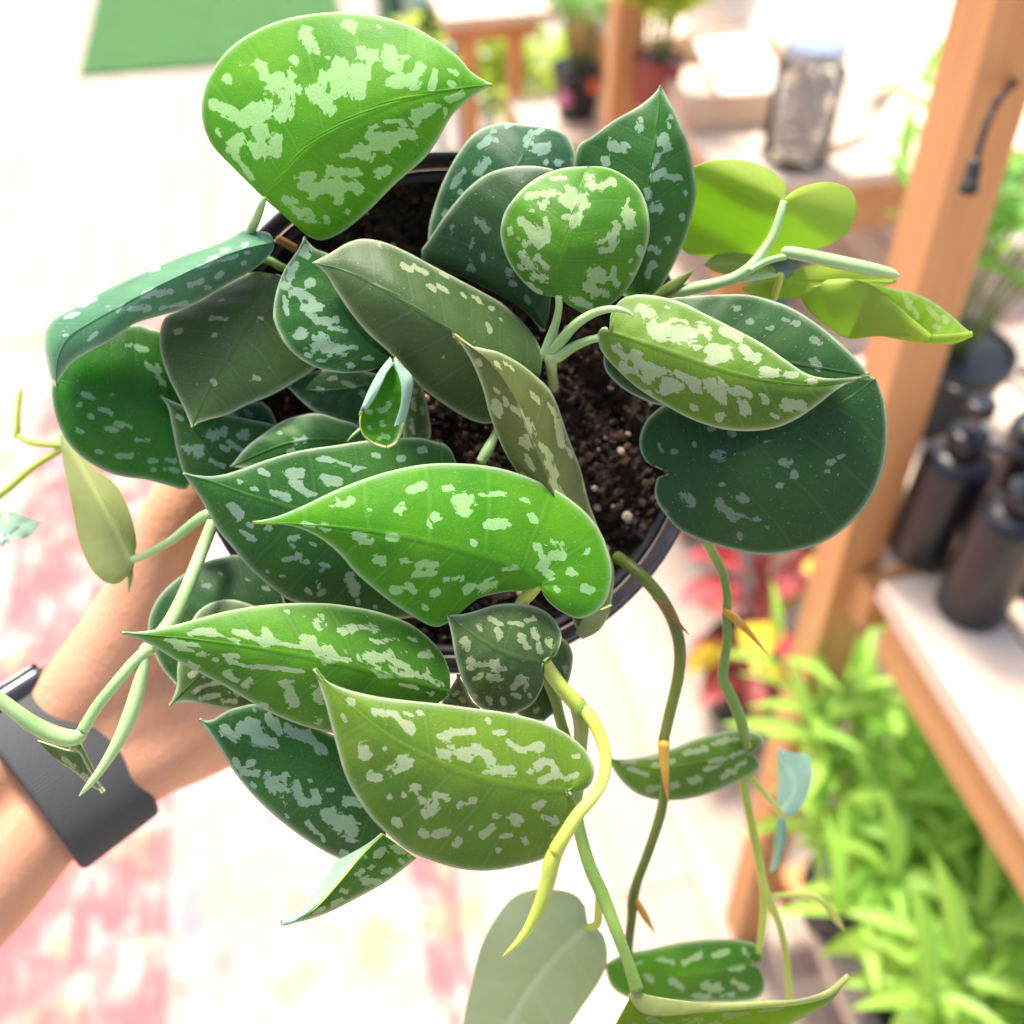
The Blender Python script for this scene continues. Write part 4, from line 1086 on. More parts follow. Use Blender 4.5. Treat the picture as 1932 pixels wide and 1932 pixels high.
leaf('B3', [(1262,1692),(1100,1730),(900,1745),(685,1700)], [(1308,1682),(1300,1640),(1260,1610),(1150,1598),(1000,1608),(850,1640),(750,1662)], [(1300,1725),(1316,1780),(1290,1830),(1200,1846),(1000,1848),(850,1850),(760,1820),(710,1780)],
 [322,318,317,320], .1, .1, .15, .2, 'fresh', 'khaki', seed=22, label='mottled leaf low on the trailing stem',
 patches=[(1000,1690,1060,1660,14),(900,1680,950,1690,14),(1120,1660,1170,1650,14),(1080,1780,1140,1790,18),(1200,1770,1240,1790,16),(950,1760,990,1790,16),(850,1740,870,1760,14),(1180,1720,1230,1710,10),(1040,1820,1100,1825,12),(1230,1640,1250,1660,10),(800,1700,830,1690,10),(1150,1820,1190,1810,10)], **LF)
leaf('B3', [(612,1552),(520,1640),(400,1780),(290,1960),(190,2120)], [(590,1550),(578,1535),(588,1500),(602,1470),(580,1432),(530,1410),(470,1403),(400,1405),(320,1440),(250,1530),(200,1630),(170,1750),(140,1880),(130,2020)], [(640,1550),(680,1590),(692,1680),(660,1760),(600,1850),(540,1935),(430,2040),(300,2110)],
 [288,292,296,300,304], .05, .10, .05, .15, 'thin', 'sage', flip=True, label='large pale leaf underside at the bottom edge', **LF)
sheets('B3', [
 ([(800,1785,268),(850,1815,268),(980,1838,266),(1150,1853,264),(1350,1845,262),(1470,1830,261),(1570,1800,260),(1645,1742,260)], [(780,1820,268),(830,1880,268),(920,1895,267),(1060,1880,265),(1250,1863,263),(1450,1845,262),(1570,1812,260.4),(1645,1743,260)], False, .3, []),
 ([(800,1800,269),(830,1880,268),(920,1895,267),(1060,1880,265.4),(1250,1863,263.4),(1450,1843,262),(1570,1806,260.6),(1645,1743,260)], [(700,1990,278),(820,2080,280),(960,2120,280),(1100,2080,276),(1280,2000,271),(1440,1920,266),(1570,1850,262),(1645,1746,260.4)], True, .6,
  [(860,1915,900,1925,14),(1000,1920,1060,1915,14),(1150,1900,1250,1890,10),(930,1940,960,1945,14),(1100,1940,1150,1930,12),(1300,1880,1380,1870,8),(800,1925,820,1940,12)])],
 'thin', 'khaki', plant, label='folded leaf seen edge-on at the bottom', seed=5)
# little pale leaves on the far stems
leaf('B6', [(492,1100),(540,990),(480,848)], [(478,1060),(482,950),(480,880)], [(540,1108),(590,1040),(612,950),(600,880),(540,865)], [342,344,346], .1, .1, .1, .1, 'moss', 'aqua', flip=True, **LF)
leaf('B6', [(495,1112),(485,1210),(452,1330)], [(480,1130),(465,1230)], [(512,1150),(508,1220),(480,1310)], [342,344,346], .1, .1, .1, .1, 'moss', 'aqua', flip=True, **LF)
leaf('B1', [(20,600),(60,560),(140,535)], [(20,540),(40,505),(100,520)], [(50,600),(95,590),(130,560)], [316,318,320], .1, .1, .1, .1, 'fresh', 'aqua', flip=True, **LF)
leaf('B1', [(15,600),(-10,570),(-60,540)], [(20,560),(10,515),(-30,500)], [(0,620),(-30,600)], [316,318,320], .1, .1, .1, .1, 'fresh', 'aqua', flip=True, **LF)
# leaf with green back edge hanging under the bent stem (left)
sheets('B1', [([(130,1300,252),(220,1330,252),(275,1345,252),(300,1390,252),(362,1478,252)], [(200,1370,254),(260,1410,254),(300,1445,254),(330,1468,253),(362,1479,252)], True, .4,
  [(220,1360,260,1390,8),(290,1420,310,1435,6)]),
  ([(270,1285,251),(280,1310,251),(310,1370,251),(340,1430,251.5),(362,1477,252)], [(240,1330,252),(275,1345,252),(300,1390,252),(330,1440,252),(362,1478,252)], True, .2, [])], 'olive', 'khaki', plant)

# ------------------------------------------------------------------ stems
def stem(name, crop, pts, mat, label=None, **k):
    return tube(name, crop, pts, ST[mat], plant, label=label, **k)

stem('petiole', 'A1', [(470,1165,30,257),(455,1210,42,258),(425,1290,50,262),(390,1370,54,268),(350,1480,54,276)], 'mint')
stem('stem', 'A3', [(1500,300,60,276),(1560,315,56,275),(1620,350,56,275),(1700,380,56,278)], 'green')
stem('stem_stub', 'A3', [(1600,170,56,274),(1650,195,58,275),(1720,235,58,277)], 'brown', 'dry cut stem stub')
stem('petiole', 'A2', [(880,1262,44,248),(880,1330,44,251),(862,1420,50,255),(822,1540,64,259),(800,1610,70,261)], 'mint')
stem('petiole', 'A2', [(1115,1508,50,247),(1050,1525,50,249),(960,1565,60,254),(870,1620,72,259),(815,1625,70,261)], 'mint')
stem('leaf_sheath', 'A2', [(1320,1385,6,240),(1285,1355,26,240.5),(1200,1338,40,242),(1090,1362,50,245),(980,1430,60,249),(890,1530,66,255),(830,1610,60,261)], 'mint', 'pale curved sheath of a new leaf')
stem('stem', 'A2', [(800,1590,70,261),(830,1640,70,262),(840,1720,60,272),(850,1800,60,292)], 'mint')
stem('stem', 'A5', [(330,720,56,272),(430,678,56,270),(540,652,56,268),(640,630,52,266),(720,605,52,265),(790,560,50,264),(850,490,46,264),(900,410,42,263),(930,320,38,262),(945,262,34,262)], 'mint')
stem('petiole', 'A5', [(700,612,40,265),(770,604,38,265),(850,596,30,266),(910,592,16,267)], 'mint')
stem('leaf_sheath', 'A5', [(360,695,30,269),(430,655,60,268),(490,610,40,267),(540,568,4,266)], 'moss', flat=.4)
stem('petiole', 'A5', [(930,592,34,272),(918,640,34,276),(900,695,32,280)], 'lime')
# left side
stem('petiole', 'B1', [(735,505,40,268),(690,530,40,270),(600,600,32,276),(530,640,28,281),(466,668,26,285)], 'mint')
stem('leaf_sheath', 'B1', [(452,668,16,286),(455,720,20,287),(450,781,4,288)], 'green')
stem('stem', 'B1', [(745,535,44,268),(715,610,44,266),(680,700,46,262),(640,800,50,258),(595,890,56,255),(545,950,54,252),(505,990,50,250)], 'mint', 'pale stem crossing the hand')
stem('stem', 'B1', [(525,975,46,250),(465,1030,42,249),(400,1105,40,248),(340,1180,40,248),(290,1262,42,248)], 'mint')
stem('petiole', 'B1', [(290,1268,40,248),(262,1290,56,248),(200,1282,62,247),(120,1245,58,245),(50,1195,52,243),(-60,1110,46,240)], 'mint', 'thick pale petiole running out at the left')
stem('leaf_sheath', 'B1', [(515,985,30,250),(490,1090,46,249),(462,1190,54,248),(420,1290,46,247),(360,1390,32,246),(310,1455,22,245),(276,1494,4,245)], 'mint', 'long tapering leaf sheath hanging over the watch band')
stem('stem', 'B1', [(-40,470,26,318),(30,420,26,316),(110,350,24,314),(210,285,26,312),(300,230,26,308)], 'lime')
stem('petiole', 'B1', [(230,268,26,311),(170,265,24,312),(110,258,22,313),(62,236,18,314)], 'lime')
stem('leaf_sheath', 'B1', [(52,240,14,314),(60,220,20,314),(62,160,16,314),(68,95,16,315),(76,65,3,315)], 'lime')
# right and bottom
stem('petiole', 'B3', [(445,505,56,252),(480,560,60,254),(525,620,60,255),(580,680,66,256)], 'lime')
stem('stem', 'B3', [(560,650,56,257),(590,700,74,256),(595,770,60,262),(590,850,54,268),(585,960,52,272),(575,1100,50,272),(620,1290,52,270),(680,1430,54,269),(730,1560,50,268),(775,1680,46,268),(812,1795,56,268)], 'green')
stem('stem', 'B3', [(575,675,50,256),(625,720,52,254),(665,790,50,248),(690,880,48,240),(680,970,46,232),(640,1040,46,226),(580,1110,50,224),(530,1190,56,224),(495,1250,62,225)], 'lime', 'bright curved stem in front of the broad leaf')
stem('leaf_sheath', 'B3', [(510,1225,52,225),(480,1290,66,226),(460,1380,60,227),(430,1470,54,228),(390,1550,40,229),(345,1610,26,230),(285,1667,4,231)], 'lime', 'tapering pale sheath of a new leaf')
stem('petiole', 'B3', [(668,1430,36,270),(662,1490,32,276),(655,1540,30,282),(615,1555,28,288)], 'lime')
stem('stem', 'B3', [(455,560,50,262),(490,650,46,264),(510,730,44,266),(540,830,44,268)], 'green')
stem('vine', 'B3', [(735,95,46,286),(790,135,50,280),(860,200,52,277),(915,270,52,277),(960,360,50,279),(982,460,48,281),(975,570,46,283),(945,700,44,286),(918,815,42,288)], 'moss', 'dark trailing vine over the rim')
stem('vine', 'B3', [(920,810,44,288),(922,900,38,290),(925,990,38,292),(905,1110,40,295),(860,1250,38,298),(815,1370,38,301),(798,1440,42,303),(792,1520,36,305),(780,1620,36,308),(775,1720,34,312)], 'moss')
stem('leaf_sheath', 'B3', [(918,826,48,286),(920,890,40,287),(926,970,26,288),(935,1055,4,289)], 'straw', 'dry straw-coloured spike on the vine')
stem('leaf_sheath', 'B3', [(885,250,34,276),(925,290,32,275),(965,345,22,276),(1018,402,4,277)], 'brown', 'brown papery sheath on the vine', flat=.45)
stem('leaf_sheath', 'B3', [(808,1440,20,302),(840,1500,30,303),(884,1575,4,304)], 'straw')
stem('leaf_sheath', 'B3', [(810,1440,10,302),(790,1438,10,302),(768,1432,3,302)], 'straw')
stem('vine', 'B3', [(1075,20,40,280),(1110,80,40,284),(1150,160,38,288),(1168,250,36,290),(1165,330,36,291),(1168,430,36,292),(1155,520,38,294),(1152,580,44,295),(1190,660,46,296),(1225,750,44,297),(1245,840,40,302)], 'green', 'green trailing vine on the right')
stem('leaf_sheath', 'B3', [(1155,305,22,289),(1200,340,34,290),(1260,400,24,291),(1330,482,4,292)], 'straw', 'dry straw-coloured spike beside the red plant')
stem('vine', 'B3', [(1225,960,34,308),(1250,1080,34,310),(1275,1200,34,312),(1300,1330,34,314),(1312,1450,32,316),(1305,1560,30,318),(1290,1650,26,320)], 'lime')
stem('petiole', 'B3', [(1255,955,26,306),(1310,1020,26,312),(1368,1090,26,330),(1385,1110,24,340)], 'lime')
stem('vine', 'B6', [(420,1360,28,318),(450,1450,30,322),(490,1550,28,326),(515,1680,28,330),(530,1860,28,334),(535,2000,26,338)], 'lime')
stem('petiole', 'B6', [(440,1430,20,322),(540,1425,24,330),(640,1440,26,340),(710,1520,24,350),(740,1560,10,354)], 'lime')
stem('petiole', 'A4', [(1290,1370,60,262),(1330,1300,70,262),(1370,1220,50,264),(1400,1150,40,268)], 'mint')
stem('petiole', 'v', [(1018,1106,14,248),(1000,1122,22,252),(985,1140,26,258),(985,1200,26,270)], 'lime')
stem('leaf_sheath', 'A4', [(500,1250,4,262),(540,1210,16,262),(600,1160,22,263)], 'mint')
# ------------------------------------------------------------------ hand and wrist
s = NT('skin'); ob = s.obj()
c = s.mix(s.sstep(s.noise(ob, 35, 3), .3, .7), (.68, .36, .22, 1), (.64, .31, .17, 1))
c = s.mix(s.math('MULTIPLY', s.sstep(s.noise(ob, 14, 2), .45, .7), .45), c, (.62, .29, .23, 1))
c = s.mix(s.math('MULTIPLY', s.sstep(s.noise(ob, 260, 2), .66, .78), .35), c, (.34, .13, .07, 1))
s.col(c)
s.set(Roughness=.48, Subsurface_Weight=.25, Subsurface_Scale=.006, Specular_IOR_Level=.4)
s.b.inputs["Subsurface Radius"].default_value = (1, .35, .2)
s.bump(s.math('ADD', s.noise(s.map(ob, (1, 1, 1), rot=(0, 0, .6)), 420, 4, .6), s.math('MULTIPLY', s.noise(ob, 60, 2), .8)), .35, .0012)
M_SKIN = s.m


def limb_mesh(chains):
    V, F = [], []
    for ch in chains:
        a = np.array(ch, float)
        c = cr(a, 9 * len(a))
        P = P3(c[:, 0], c[:, 1], c[:, 2] / 1000); r = c[:, 3] / 1000
        # rounded ends
        t0 = P[0] - P[1]; t0 /= np.linalg.norm(t0); t1 = P[-1] - P[-2]; t1 /= np.linalg.norm(t1)
        pre = [(P[0] + t0 * r[0] * math.sin(x), r[0] * math.cos(x)) for x in (1.4, 1.0, .5)]
        post = [(P[-1] + t1 * r[-1] * math.sin(x), r[-1] * math.cos(x)) for x in (.5, 1.0, 1.4)]
        ctr = np.array([q[0] for q in pre] + list(P) + [q[0] for q in post])
        rr = np.array([q[1] for q in pre] + list(r) + [q[1] for q in post])
        T = np.gradient(ctr, axis=0); T /= np.linalg.norm(T, axis=1)[:, None]
        up = np.array([.3, -.6, .74]); n = 20; b = len(V)
        for i in range(len(ctr)):
            up = up - T[i] * np.dot(up, T[i]); up /= np.linalg.norm(up); sd = np.cross(T[i], up)
            for j in range(n):
                t = 2 * math.pi * j / n
                V.append(ctr[i] + rr[i] * (math.cos(t) * sd + math.sin(t) * up))
        for i in range(len(ctr) - 1):
            for j in range(n):
                j2 = (j + 1) % n
                F.append((b + i * n + j, b + i * n + j2, b + (i + 1) * n + j2, b + (i + 1) * n + j))
        F.append(tuple(b + j for j in range(n - 1, -1, -1))); F.append(tuple(b + (len(ctr) - 1) * n + j for j in range(n)))
    return V, F


chains = [
    # forearm and wrist: two parallel chains give the flat oval of a wrist
    [(-420, 1740, 296, 27), (-230, 1600, 312, 24), (-90, 1490, 326, 21.5), (20, 1424, 336, 17.5), (110, 1368, 341, 16.5), (190, 1295, 341, 17)],
    [(-330, 1880, 296, 27), (-150, 1745, 312, 24), (-20, 1632, 326, 21.5), (88, 1536, 336, 17.5), (174, 1472, 341, 16.5), (275, 1420, 344, 16)],
    # ball of the thumb and thumb along the pot wall
    [(110, 1368, 341, 16), (190, 1277, 338, 17), (256, 1172, 332, 15.5), (305, 1050, 325, 12.5), (345, 950, 320, 11.5), (385, 880, 319, 9.5)],
    # palm
    [(143, 1419, 343, 17), (290, 1315, 346, 19), (400, 1230, 352, 18), (500, 1130, 358, 15), (560, 1060, 366, 12)],
    [(180, 1474, 343, 17), (300, 1405, 346, 17), (410, 1330, 354, 17), (520, 1240, 364, 16), (600, 1150, 374, 13)],
    [(230, 1440, 345, 16), (400, 1380, 356, 15), (540, 1300, 370, 14), (650, 1220, 382, 12)],
    # four fingers under the base of the pot
    [(540, 1110, 372, 11), (620, 1010, 410, 9.5), (740, 870, 427, 8.8), (850, 740, 428, 7.8)],
    [(590, 1150, 376, 11), (690, 1050, 412, 9.6), (830, 900, 428, 9), (940, 780, 429, 8)],
    [(640, 1190, 380, 11), (750, 1100, 414, 9.2), (880, 960, 428, 8.6), (980, 850, 428, 7.6)],
    [(670, 1240, 384, 10), (780, 1160, 416, 8.2), (890, 1030, 426, 7.6), (970, 930, 426, 6.8)],
]
V, F = limb_mesh(chains)
hand = mesh_obj('person', V, F, M_SKIN)
tag(hand, 'bare forearm and hand reaching in from the left, thumb up, holding the black pot', 'person')
m = hand.modifiers.new("join", 'REMESH'); m.mode = 'VOXEL'; m.voxel_size = .0024; m.use_smooth_shade = True
m = hand.modifiers.new("soften", 'SMOOTH'); m.factor = .5; m.iterations = 14

# ------------------------------------------------------------------ watch
wc = P3(128, 1446, .340)
wa = P3(200, 1395, .348) - P3(20, 1520, .330); wa /= np.linalg.norm(wa)          # towards the hand
wp = P3(178, 1476, .341) - P3(106, 1362, .341); wp -= wa * np.dot(wp, wa); wp /= np.linalg.norm(wp)
wn_ = np.cross(wa, wp)
if np.dot(wn_, cF) > 0: wn_ = -wn_
s = NT('woven_band'); uv = s.uv()
wv = s.new("ShaderNodeTexWave", wave_type='BANDS', bands_direction='X'); wv.inputs["Scale"].default_value = 80; wv.inputs["Distortion"].default_value = .6
s.lk(uv, wv.inputs["Vector"])
s.col(s.mix(wv.outputs["Fac"], (.030, .032, .034, 1), (.125, .128, .13, 1))); s.set(Roughness=.8, Specular_IOR_Level=.25)
s.bump(wv.outputs["Fac"], .35, .0005)
M_BAND = s.m
s = NT('watch_case'); s.col((.10, .10, .11, 1)); s.set(Metallic=.9, Roughness=.3); M_CASE = s.m
s = NT('watch_glass'); s.col((.004, .004, .006, 1)); s.set(Roughness=.04, Coat_Weight=.5); M_WG = s.m
watch = empty('wrist_watch', wc, 'smart watch with grey woven band worn on the wrist', 'watch')
HB, TB = .0150, .0019
outl = []
for k in range(120):                                      # oval outline of the wrist
    t = 2 * math.pi * k / 120
    x, y = math.cos(t), math.sin(t)
    outl.append((math.copysign(abs(x) ** .88, x) * .0302, math.copysign(abs(y) ** .88, y) * .0212))
prof = [(-HB, 0), (-HB + .0006, TB * .7), (-HB + .002, TB), (HB - .002, TB), (HB - .0006, TB * .7), (HB, 0), (HB - .002, -TB * .6), (-HB + .002, -TB * .6)]
V, F, UVs = [], [], []
nO, nP = len(outl), len(prof)
for k, (ox, oy) in enumerate(outl):
    L = math.hypot(ox, oy)
    for (al, th) in prof:
        V.append(wc + wa * al + wp * ox * (1 + th / L) + wn_ * oy * (1 + th / L)); UVs.append((k / nO, al * 20))
for k in range(nO):
    k2 = (k + 1) % nO
    for j in range(nP):
        j2 = (j + 1) % nP
        F.append((k * nP + j, k2 * nP + j, k2 * nP + j2, k * nP + j2))
band_o = mesh_obj('band', V, F, M_BAND, watch)
lay = band_o.data.uv_layers.new(name="UVMap")
for l in band_o.data.loops: 
    lay.data[l.index].uv = UVs[l.vertex_index]


def slab(name, c, ax3, half, mat, parent, bev):
    V, F = box_v((-half[0], -half[1], -half[2]), half)
    o = mesh_obj(name, [c + ax3[0] * v[0] + ax3[1] * v[1] + ax3[2] * v[2] for v in V], F, mat, parent)
    m = o.modifiers.new("bevel", 'BEVEL'); m.width = bev; m.segments = 4
    return o


cc = wc - wp * .0300 - wa * .006
case = slab('case', cc, (wa, wn_, -wp), (.0170, .0150, .0042), M_CASE, watch, .0035)
slab('screen', cc - wp * .0040, (wa, wn_, -wp), (.0158, .0138, .0012), M_WG, watch, .001)
revolve('crown', cc + wa * .0171 + wn_ * .004, [(.003, 0), (.0034, .0005), (.0034, .0022), (.003, .0026)], M_CASE, case, n=20, axis=wa)

# ------------------------------------------------------------------ plants behind
def blade_mesh(name, w, arch, fold, mat, n=7, wavy=0, shape=.8):
    V, F = [], []
    for i in range(n + 1):
        t = i / n
        hw = w * (math.sin(math.pi * min(1, t * .97 + .015) ** shape)) * .5 + .0008
        z = arch * math.sin(t * 2.2) * .5 - arch * t * t * .6
        wz = wavy * math.sin(t * 14)
        V += [(-hw, t, z + fold * hw + wz), (-hw * .5, t, z + fold * hw * .4), (0, t, z), (hw * .5, t, z + fold * hw * .4), (hw, t, z + fold * hw - wz)]
    for i in range(n):
        for j in range(4):
            F.append((i * 5 + j, i * 5 + j + 1, (i + 1) * 5 + j + 1, (i + 1) * 5 + j))
    me = bpy.data.meshes.new(name)
    me.from_pydata(V, [], F)
    if isinstance(mat, (list, tuple)):
        me.materials.append(mat[0])
    else:
        me.materials.append(mat)
    me.polygons.foreach_set("use_smooth", [True] * len(me.polygons))
    me.update()
    return me


def green(name, a, b, trans=.4, edge=None):
    s = NT(name); ob = s.obj()
    info = s.new("ShaderNodeObjectInfo").outputs["Random"]
    c = s.mix(info, a, b)
    sp = s.new("ShaderNodeSeparateXYZ"); s.lk(ob, sp.inputs[0])
    rib = s.sstep(s.math('ABSOLUTE', sp.outputs[0]), .03, .0)
    c = s.mix(s.math('MULTIPLY', rib, .35), c, tuple(min(1, v * 1.6) for v in b[:3]) + (1,))
    if edge:
        e = s.sstep(s.math('ADD', s.math('ABSOLUTE', sp.outputs[0]), s.math('MULTIPLY', s.math('SUBTRACT', s.noise(ob, 7, 3), .5), .22)), .15, .24)
        c = s.mix(e, c, edge)
    s.col(c); s.set(Roughness=.45, Specular_IOR_Level=.4)
    s.translucent(s.mix(.3, c, (.5, .7, .1, 1)) if not edge else c, trans)
    return s.m


def put(me, parent, pos, direction, size, roll=0, name='leaf'):
    d = Vector(direction).normalized()
    sd = d.cross(Vector((0, 0, 1)))
    if sd.length < 1e-3: sd = Vector((1, 0, 0))
    sd.normalize()
    up = sd.cross(d)
    R = Matrix((sd, d, up)).transposed().to_4x4() @ Matrix.Rotation(roll, 4, 'Y')
    o = bpy.data.objects.new(name, me)
    COL.objects.link(o)
    o.parent = parent
    o.matrix_parent_inverse = Matrix.Translation(-Vector(parent.location))
    o.matrix_basis = Matrix.Translation(Vector(tuple(pos))) @ R @ Matrix.Diagonal((size, size, size, 1))
    return o


def pot_prof(r, h):
    return [(r * .72, 0), (r * .74, .003), (r * .95, h * .86), (r * .97, h * .87), (r, h * .875), (r, h), (r * .93, h), (r * .91, h * .93), (.002, h * .92)]


def plain(name, c, rough=.6):
    s = NT(name); ob = s.obj()
    s.col(s.mix(s.noise(ob, 50, 3), c, tuple(k * .75 for k in c[:3]) + (1,))); s.set(Roughness=rough)
    return s.m


M_DARKPOT = plain('dark_pot', (.02, .022, .028, 1), .45)
M_PLUM = plain('plum_pot', (.30, .055, .040, 1), .5)
M_TEALPOT = plain('teal_pot', (.16, .38, .42, 1), .35)
M_WHITE = plain('white_ceramic', (.72, .72, .74, 1), .3)
M_STEMG = plain('herb_stem', (.16, .26, .07, 1), .6)
M_REDF = plain('red_petal', (.62, .05, .02, 1), .5)
HERB = green('herb_leaf', (.26, .54, .07, 1), (.44, .68, .14, 1), .45)
LIME = green('lime_leaf', (.42, .58, .07, 1), (.60, .70, .12, 1), .5)
FRESH = green('fresh_leaf', (.10, .34, .05, 1), (.20, .48, .09, 1), .4)
COLE = green('coleus_leaf', (.40, .035, .05, 1), (.70, .22, .20, 1), .3, (.26, .06, .05, 1))
COLY = green('coleus_yellow', (.60, .46, .03, 1), (.72, .58, .05, 1), .3)
herb_me = [blade_mesh('herb_leaf', .21, .18, .5, HERB), blade_mesh('herb_leaf', .18, .34, .4, HERB), blade_mesh('herb_leaf', .24, .10, .7, HERB)]
lime_me = [blade_mesh('lime_leaf', .42, .3, .4, LIME), blade_mesh('lime_leaf', .34, .2, .5, LIME)]
fresh_me = [blade_mesh('fresh_leaf', .30, .3, .4, FRESH), blade_mesh('fresh_leaf', .24, .2, .5, FRESH)]
cole_me = [blade_mesh('coleus_leaf', .62, .25, .25, COLE, 9, .012, .7), blade_mesh('coleus_leaf', .55, .4, .2, COLE, 9, .012, .7)]
coly_me = [blade_mesh('coleus_leaf', .6, .25, .25, COLY, 9, .012, .7)]


def bushy(name, loc, label, cat, group, mes, nst, h, spread, lsize, seed, potr=None, poth=None, potmat=None, per=7, flowers=0, lean=(0, 0)):
    rg = random.Random(seed)
    loc = np.asarray(loc, float)
    e = empty(name, loc, label, cat, group)
    z0 = 0
    if potr:
        p = revolve('pot', loc + (0, 0, .0008), pot_prof(potr, poth), potmat, e)
        z0 = poth * .9
    tips = []
    for k in range(nst):
        an = 2 * math.pi * (k + rg.random() * .6) / nst; sp = spread * (.25 + .75 * rg.random())
        b = loc + (.012 * math.cos(an), .012 * math.sin(an), z0)
        hh = h * (.65 + .45 * rg.random())
        tp = b + (sp * math.cos(an) + lean[0], sp * math.sin(an) + lean[1], hh)
        mid = (b + tp) / 2 + (-.15 * sp * math.cos(an), -.15 * sp * math.sin(an), hh * .08)
        C = cr(np.array([b, mid, tp]), 10)
        sweep('stem', C, np.linspace(.0026, .0012, 10), M_STEMG, e, 6)
        for q in range(per):
            t = .30 + .70 * (q + 1) / per
            p = np.array([np.interp(t * 9, range(10), C[:, i]) for i in range(3)])
            a2 = q * 2.4 + rg.random()
            el = .15 + .5 * rg.random() + (.5 if q == per - 1 else 0)
            put(rg.choice(mes), e, p, (math.cos(a2), math.sin(a2), el), lsize * (.7 + .5 * rg.random()), rg.uniform(-.4, .4))
        tips.append(tp)
    for k in range(flowers):
        tp = tips[k % len(tips)]
        revolve('flower', tp, [(.002, 0), (.008, .006), (.011, .013), (.006, .017)], M_REDF, e, n=10)
    return e


LB = .1804
for k, (hx, hy, lab) in enumerate(((.515, .430, 'bright green narrow-leaved herb right beside the orange post'),
                                   (.530, .285, 'bright green narrow-leaved herb in the middle of the low shelf'),
                                   (.625, .375, 'bright green narrow-leaved herb under the black bottles at the right edge'),
                                   (.545, .150, 'bright green narrow-leaved herb at the bottom right corner'),
                                   (.650, .230, 'bright green narrow-leaved herb half hidden below the pale shelf board'))):
    bushy('leafy_herb', RM(hx, hy, LB), lab, 'plant', 'herbs on the low shelf', herb_me, 18, .35, .165, .082, k + 1, .05, .09, M_DARKPOT, 12, (1, 2, 1, 1, 0)[k])
# red coleus behind the post
c0 = np.array([.40, .985, 0])
e = empty('coleus_plant', c0, 'red and pink broad-leaved plant with yellow patches in a dark pot behind the vines', 'plant')
revolve('pot', c0 + (0, 0, .0008), pot_prof(.085, .13), M_DARKPOT, e)
rgc = random.Random(8)
for k in range(34):
    an = k * 2.4; hh = .13 + .23 * rgc.random(); rr = .02 + .09 * rgc.random()
    p = c0 + (rr * math.cos(an), rr * math.sin(an), hh)
    if k % 3 == 0: sweep('stem', [c0 + (0, 0, .115), (c0 + p) / 2 + (0, 0, .06), p], .0028, M_PLUM, e, 6)
    put(rgc.choice(coly_me if k % 5 == 3 else cole_me), e, p, (math.cos(an), math.sin(an), rgc.uniform(-.1, .5)), rgc.uniform(.08, .12), rgc.uniform(-.3, .3))
# bushy plant right of the post, on its own stand
sp0 = RM(.75, .86, 0)
st = empty('plant_stool', sp0, 'small pale wooden stool under the leafy plant right of the post', 'stool')
revolve('seat', sp0, [(.14, .60), (.145, .604), (.145, .622), (.14, .626)], M_PALE, st)
for k in range(3):
    an = k * 2.094 + .5
    d = np.array([math.cos(an), math.sin(an), 0])
    beam('leg', sp0 + d * .15, sp0 + d * .10 + (0, 0, .602), .026, .026, M_PALE, st, upv=np.cross(d, (0, 0, 1)))
bushy('leafy_plant', sp0 + (0, 0, .6268), 'leafy light green plant on a stool right of the orange post', 'plant', None, fresh_me + herb_me[:1], 15, .32, .17, .075, 12, .075, .11, M_DARKPOT, 9)

# ------------------------------------------------------------------ potting bench and what stands on it
BX0, BX1, BY0, BY1, BH = .60, 1.45, 1.23, 2.25, .78
bench = empty('potting_bench', RM(1.0, 1.75, 0), 'pale timber potting bench with an orange front rail behind the plant', 'bench')
for k in range(10):
    x0 = BX0 + k * .085
    rbox('top_board', (x0, BY0, BH - .022), (x0 + .082, BY1, BH), M_PALE, bench)
rbox('apron', (BX0 + .02, BY0 + .012, BH - .10), (BX1 - .02, BY0 + .034, BH - .0235), M_CEDARL, bench)
rbox('apron', (BX0 + .012, BY0 + .04, BH - .10), (BX0 + .034, BY1 - .04, BH - .0235), M_CEDARL, bench)
for lx, ly in ((BX0 + .05, BY0 + .06), (BX1 - .06, BY0 + .06), (BX0 + .05, BY1 - .06), (BX1 - .06, BY1 - .06)):
    beam('leg', RM(lx, ly, 0), RM(lx, ly, BH - .023), .05, .05, M_CEDAR, bench, upv=EX)
for k in range(8):
    rbox('lower_board', (BX0 + .08 + k * .085, BY0 + .03, .43), (BX0 + .155 + k * .085, BY1 - .03, .45), M_PALE, bench)

# jar of polished stones
s = NT('clear_glass'); tr = s.new("ShaderNodeBsdfTransparent"); tr.inputs[0].default_value = (.97, .985, .985, 1)
gl = s.new("ShaderNodeBsdfGlossy"); gl.inputs["Roughness"].default_value = .03
fr = s.new("ShaderNodeFresnel"); fr.inputs["IOR"].default_value = 1.25
mx = s.new("ShaderNodeMixShader"); s.lk(fr.outputs[0], mx.inputs[0]); s.lk(tr.outputs[0], mx.inputs[1]); s.lk(gl.outputs[0], mx.inputs[2]); s.lk(mx.outputs[0], s.out.inputs[0])
M_GLASS = s.m
s = NT('tumbled_stone'); ob = s.obj()
s.col(s.ramp(s.noise(ob, 55, 2), [(.3, (.86, .66, .42, 1)), (.45, (.92, .86, .82, 1)), (.6, (.86, .80, .90, 1)), (.75, (.90, .80, .50, 1))])); s.set(Roughness=.2, Coat_Weight=.3)
s.translucent((.9, .82, .7, 1), .4)
M_STONE = s.m
s = NT('zinc_lid'); s.col((.42, .48, .54, 1)); s.set(Metallic=.8, Roughness=.35); M_LID = s.m
jc = FL(1497, 312, BH) + np.array([.004, .02, .0008])
jar = empty('stone_jar', jc, 'glass jar of glittering polished stones with a grey metal lid on the bench', 'jar')
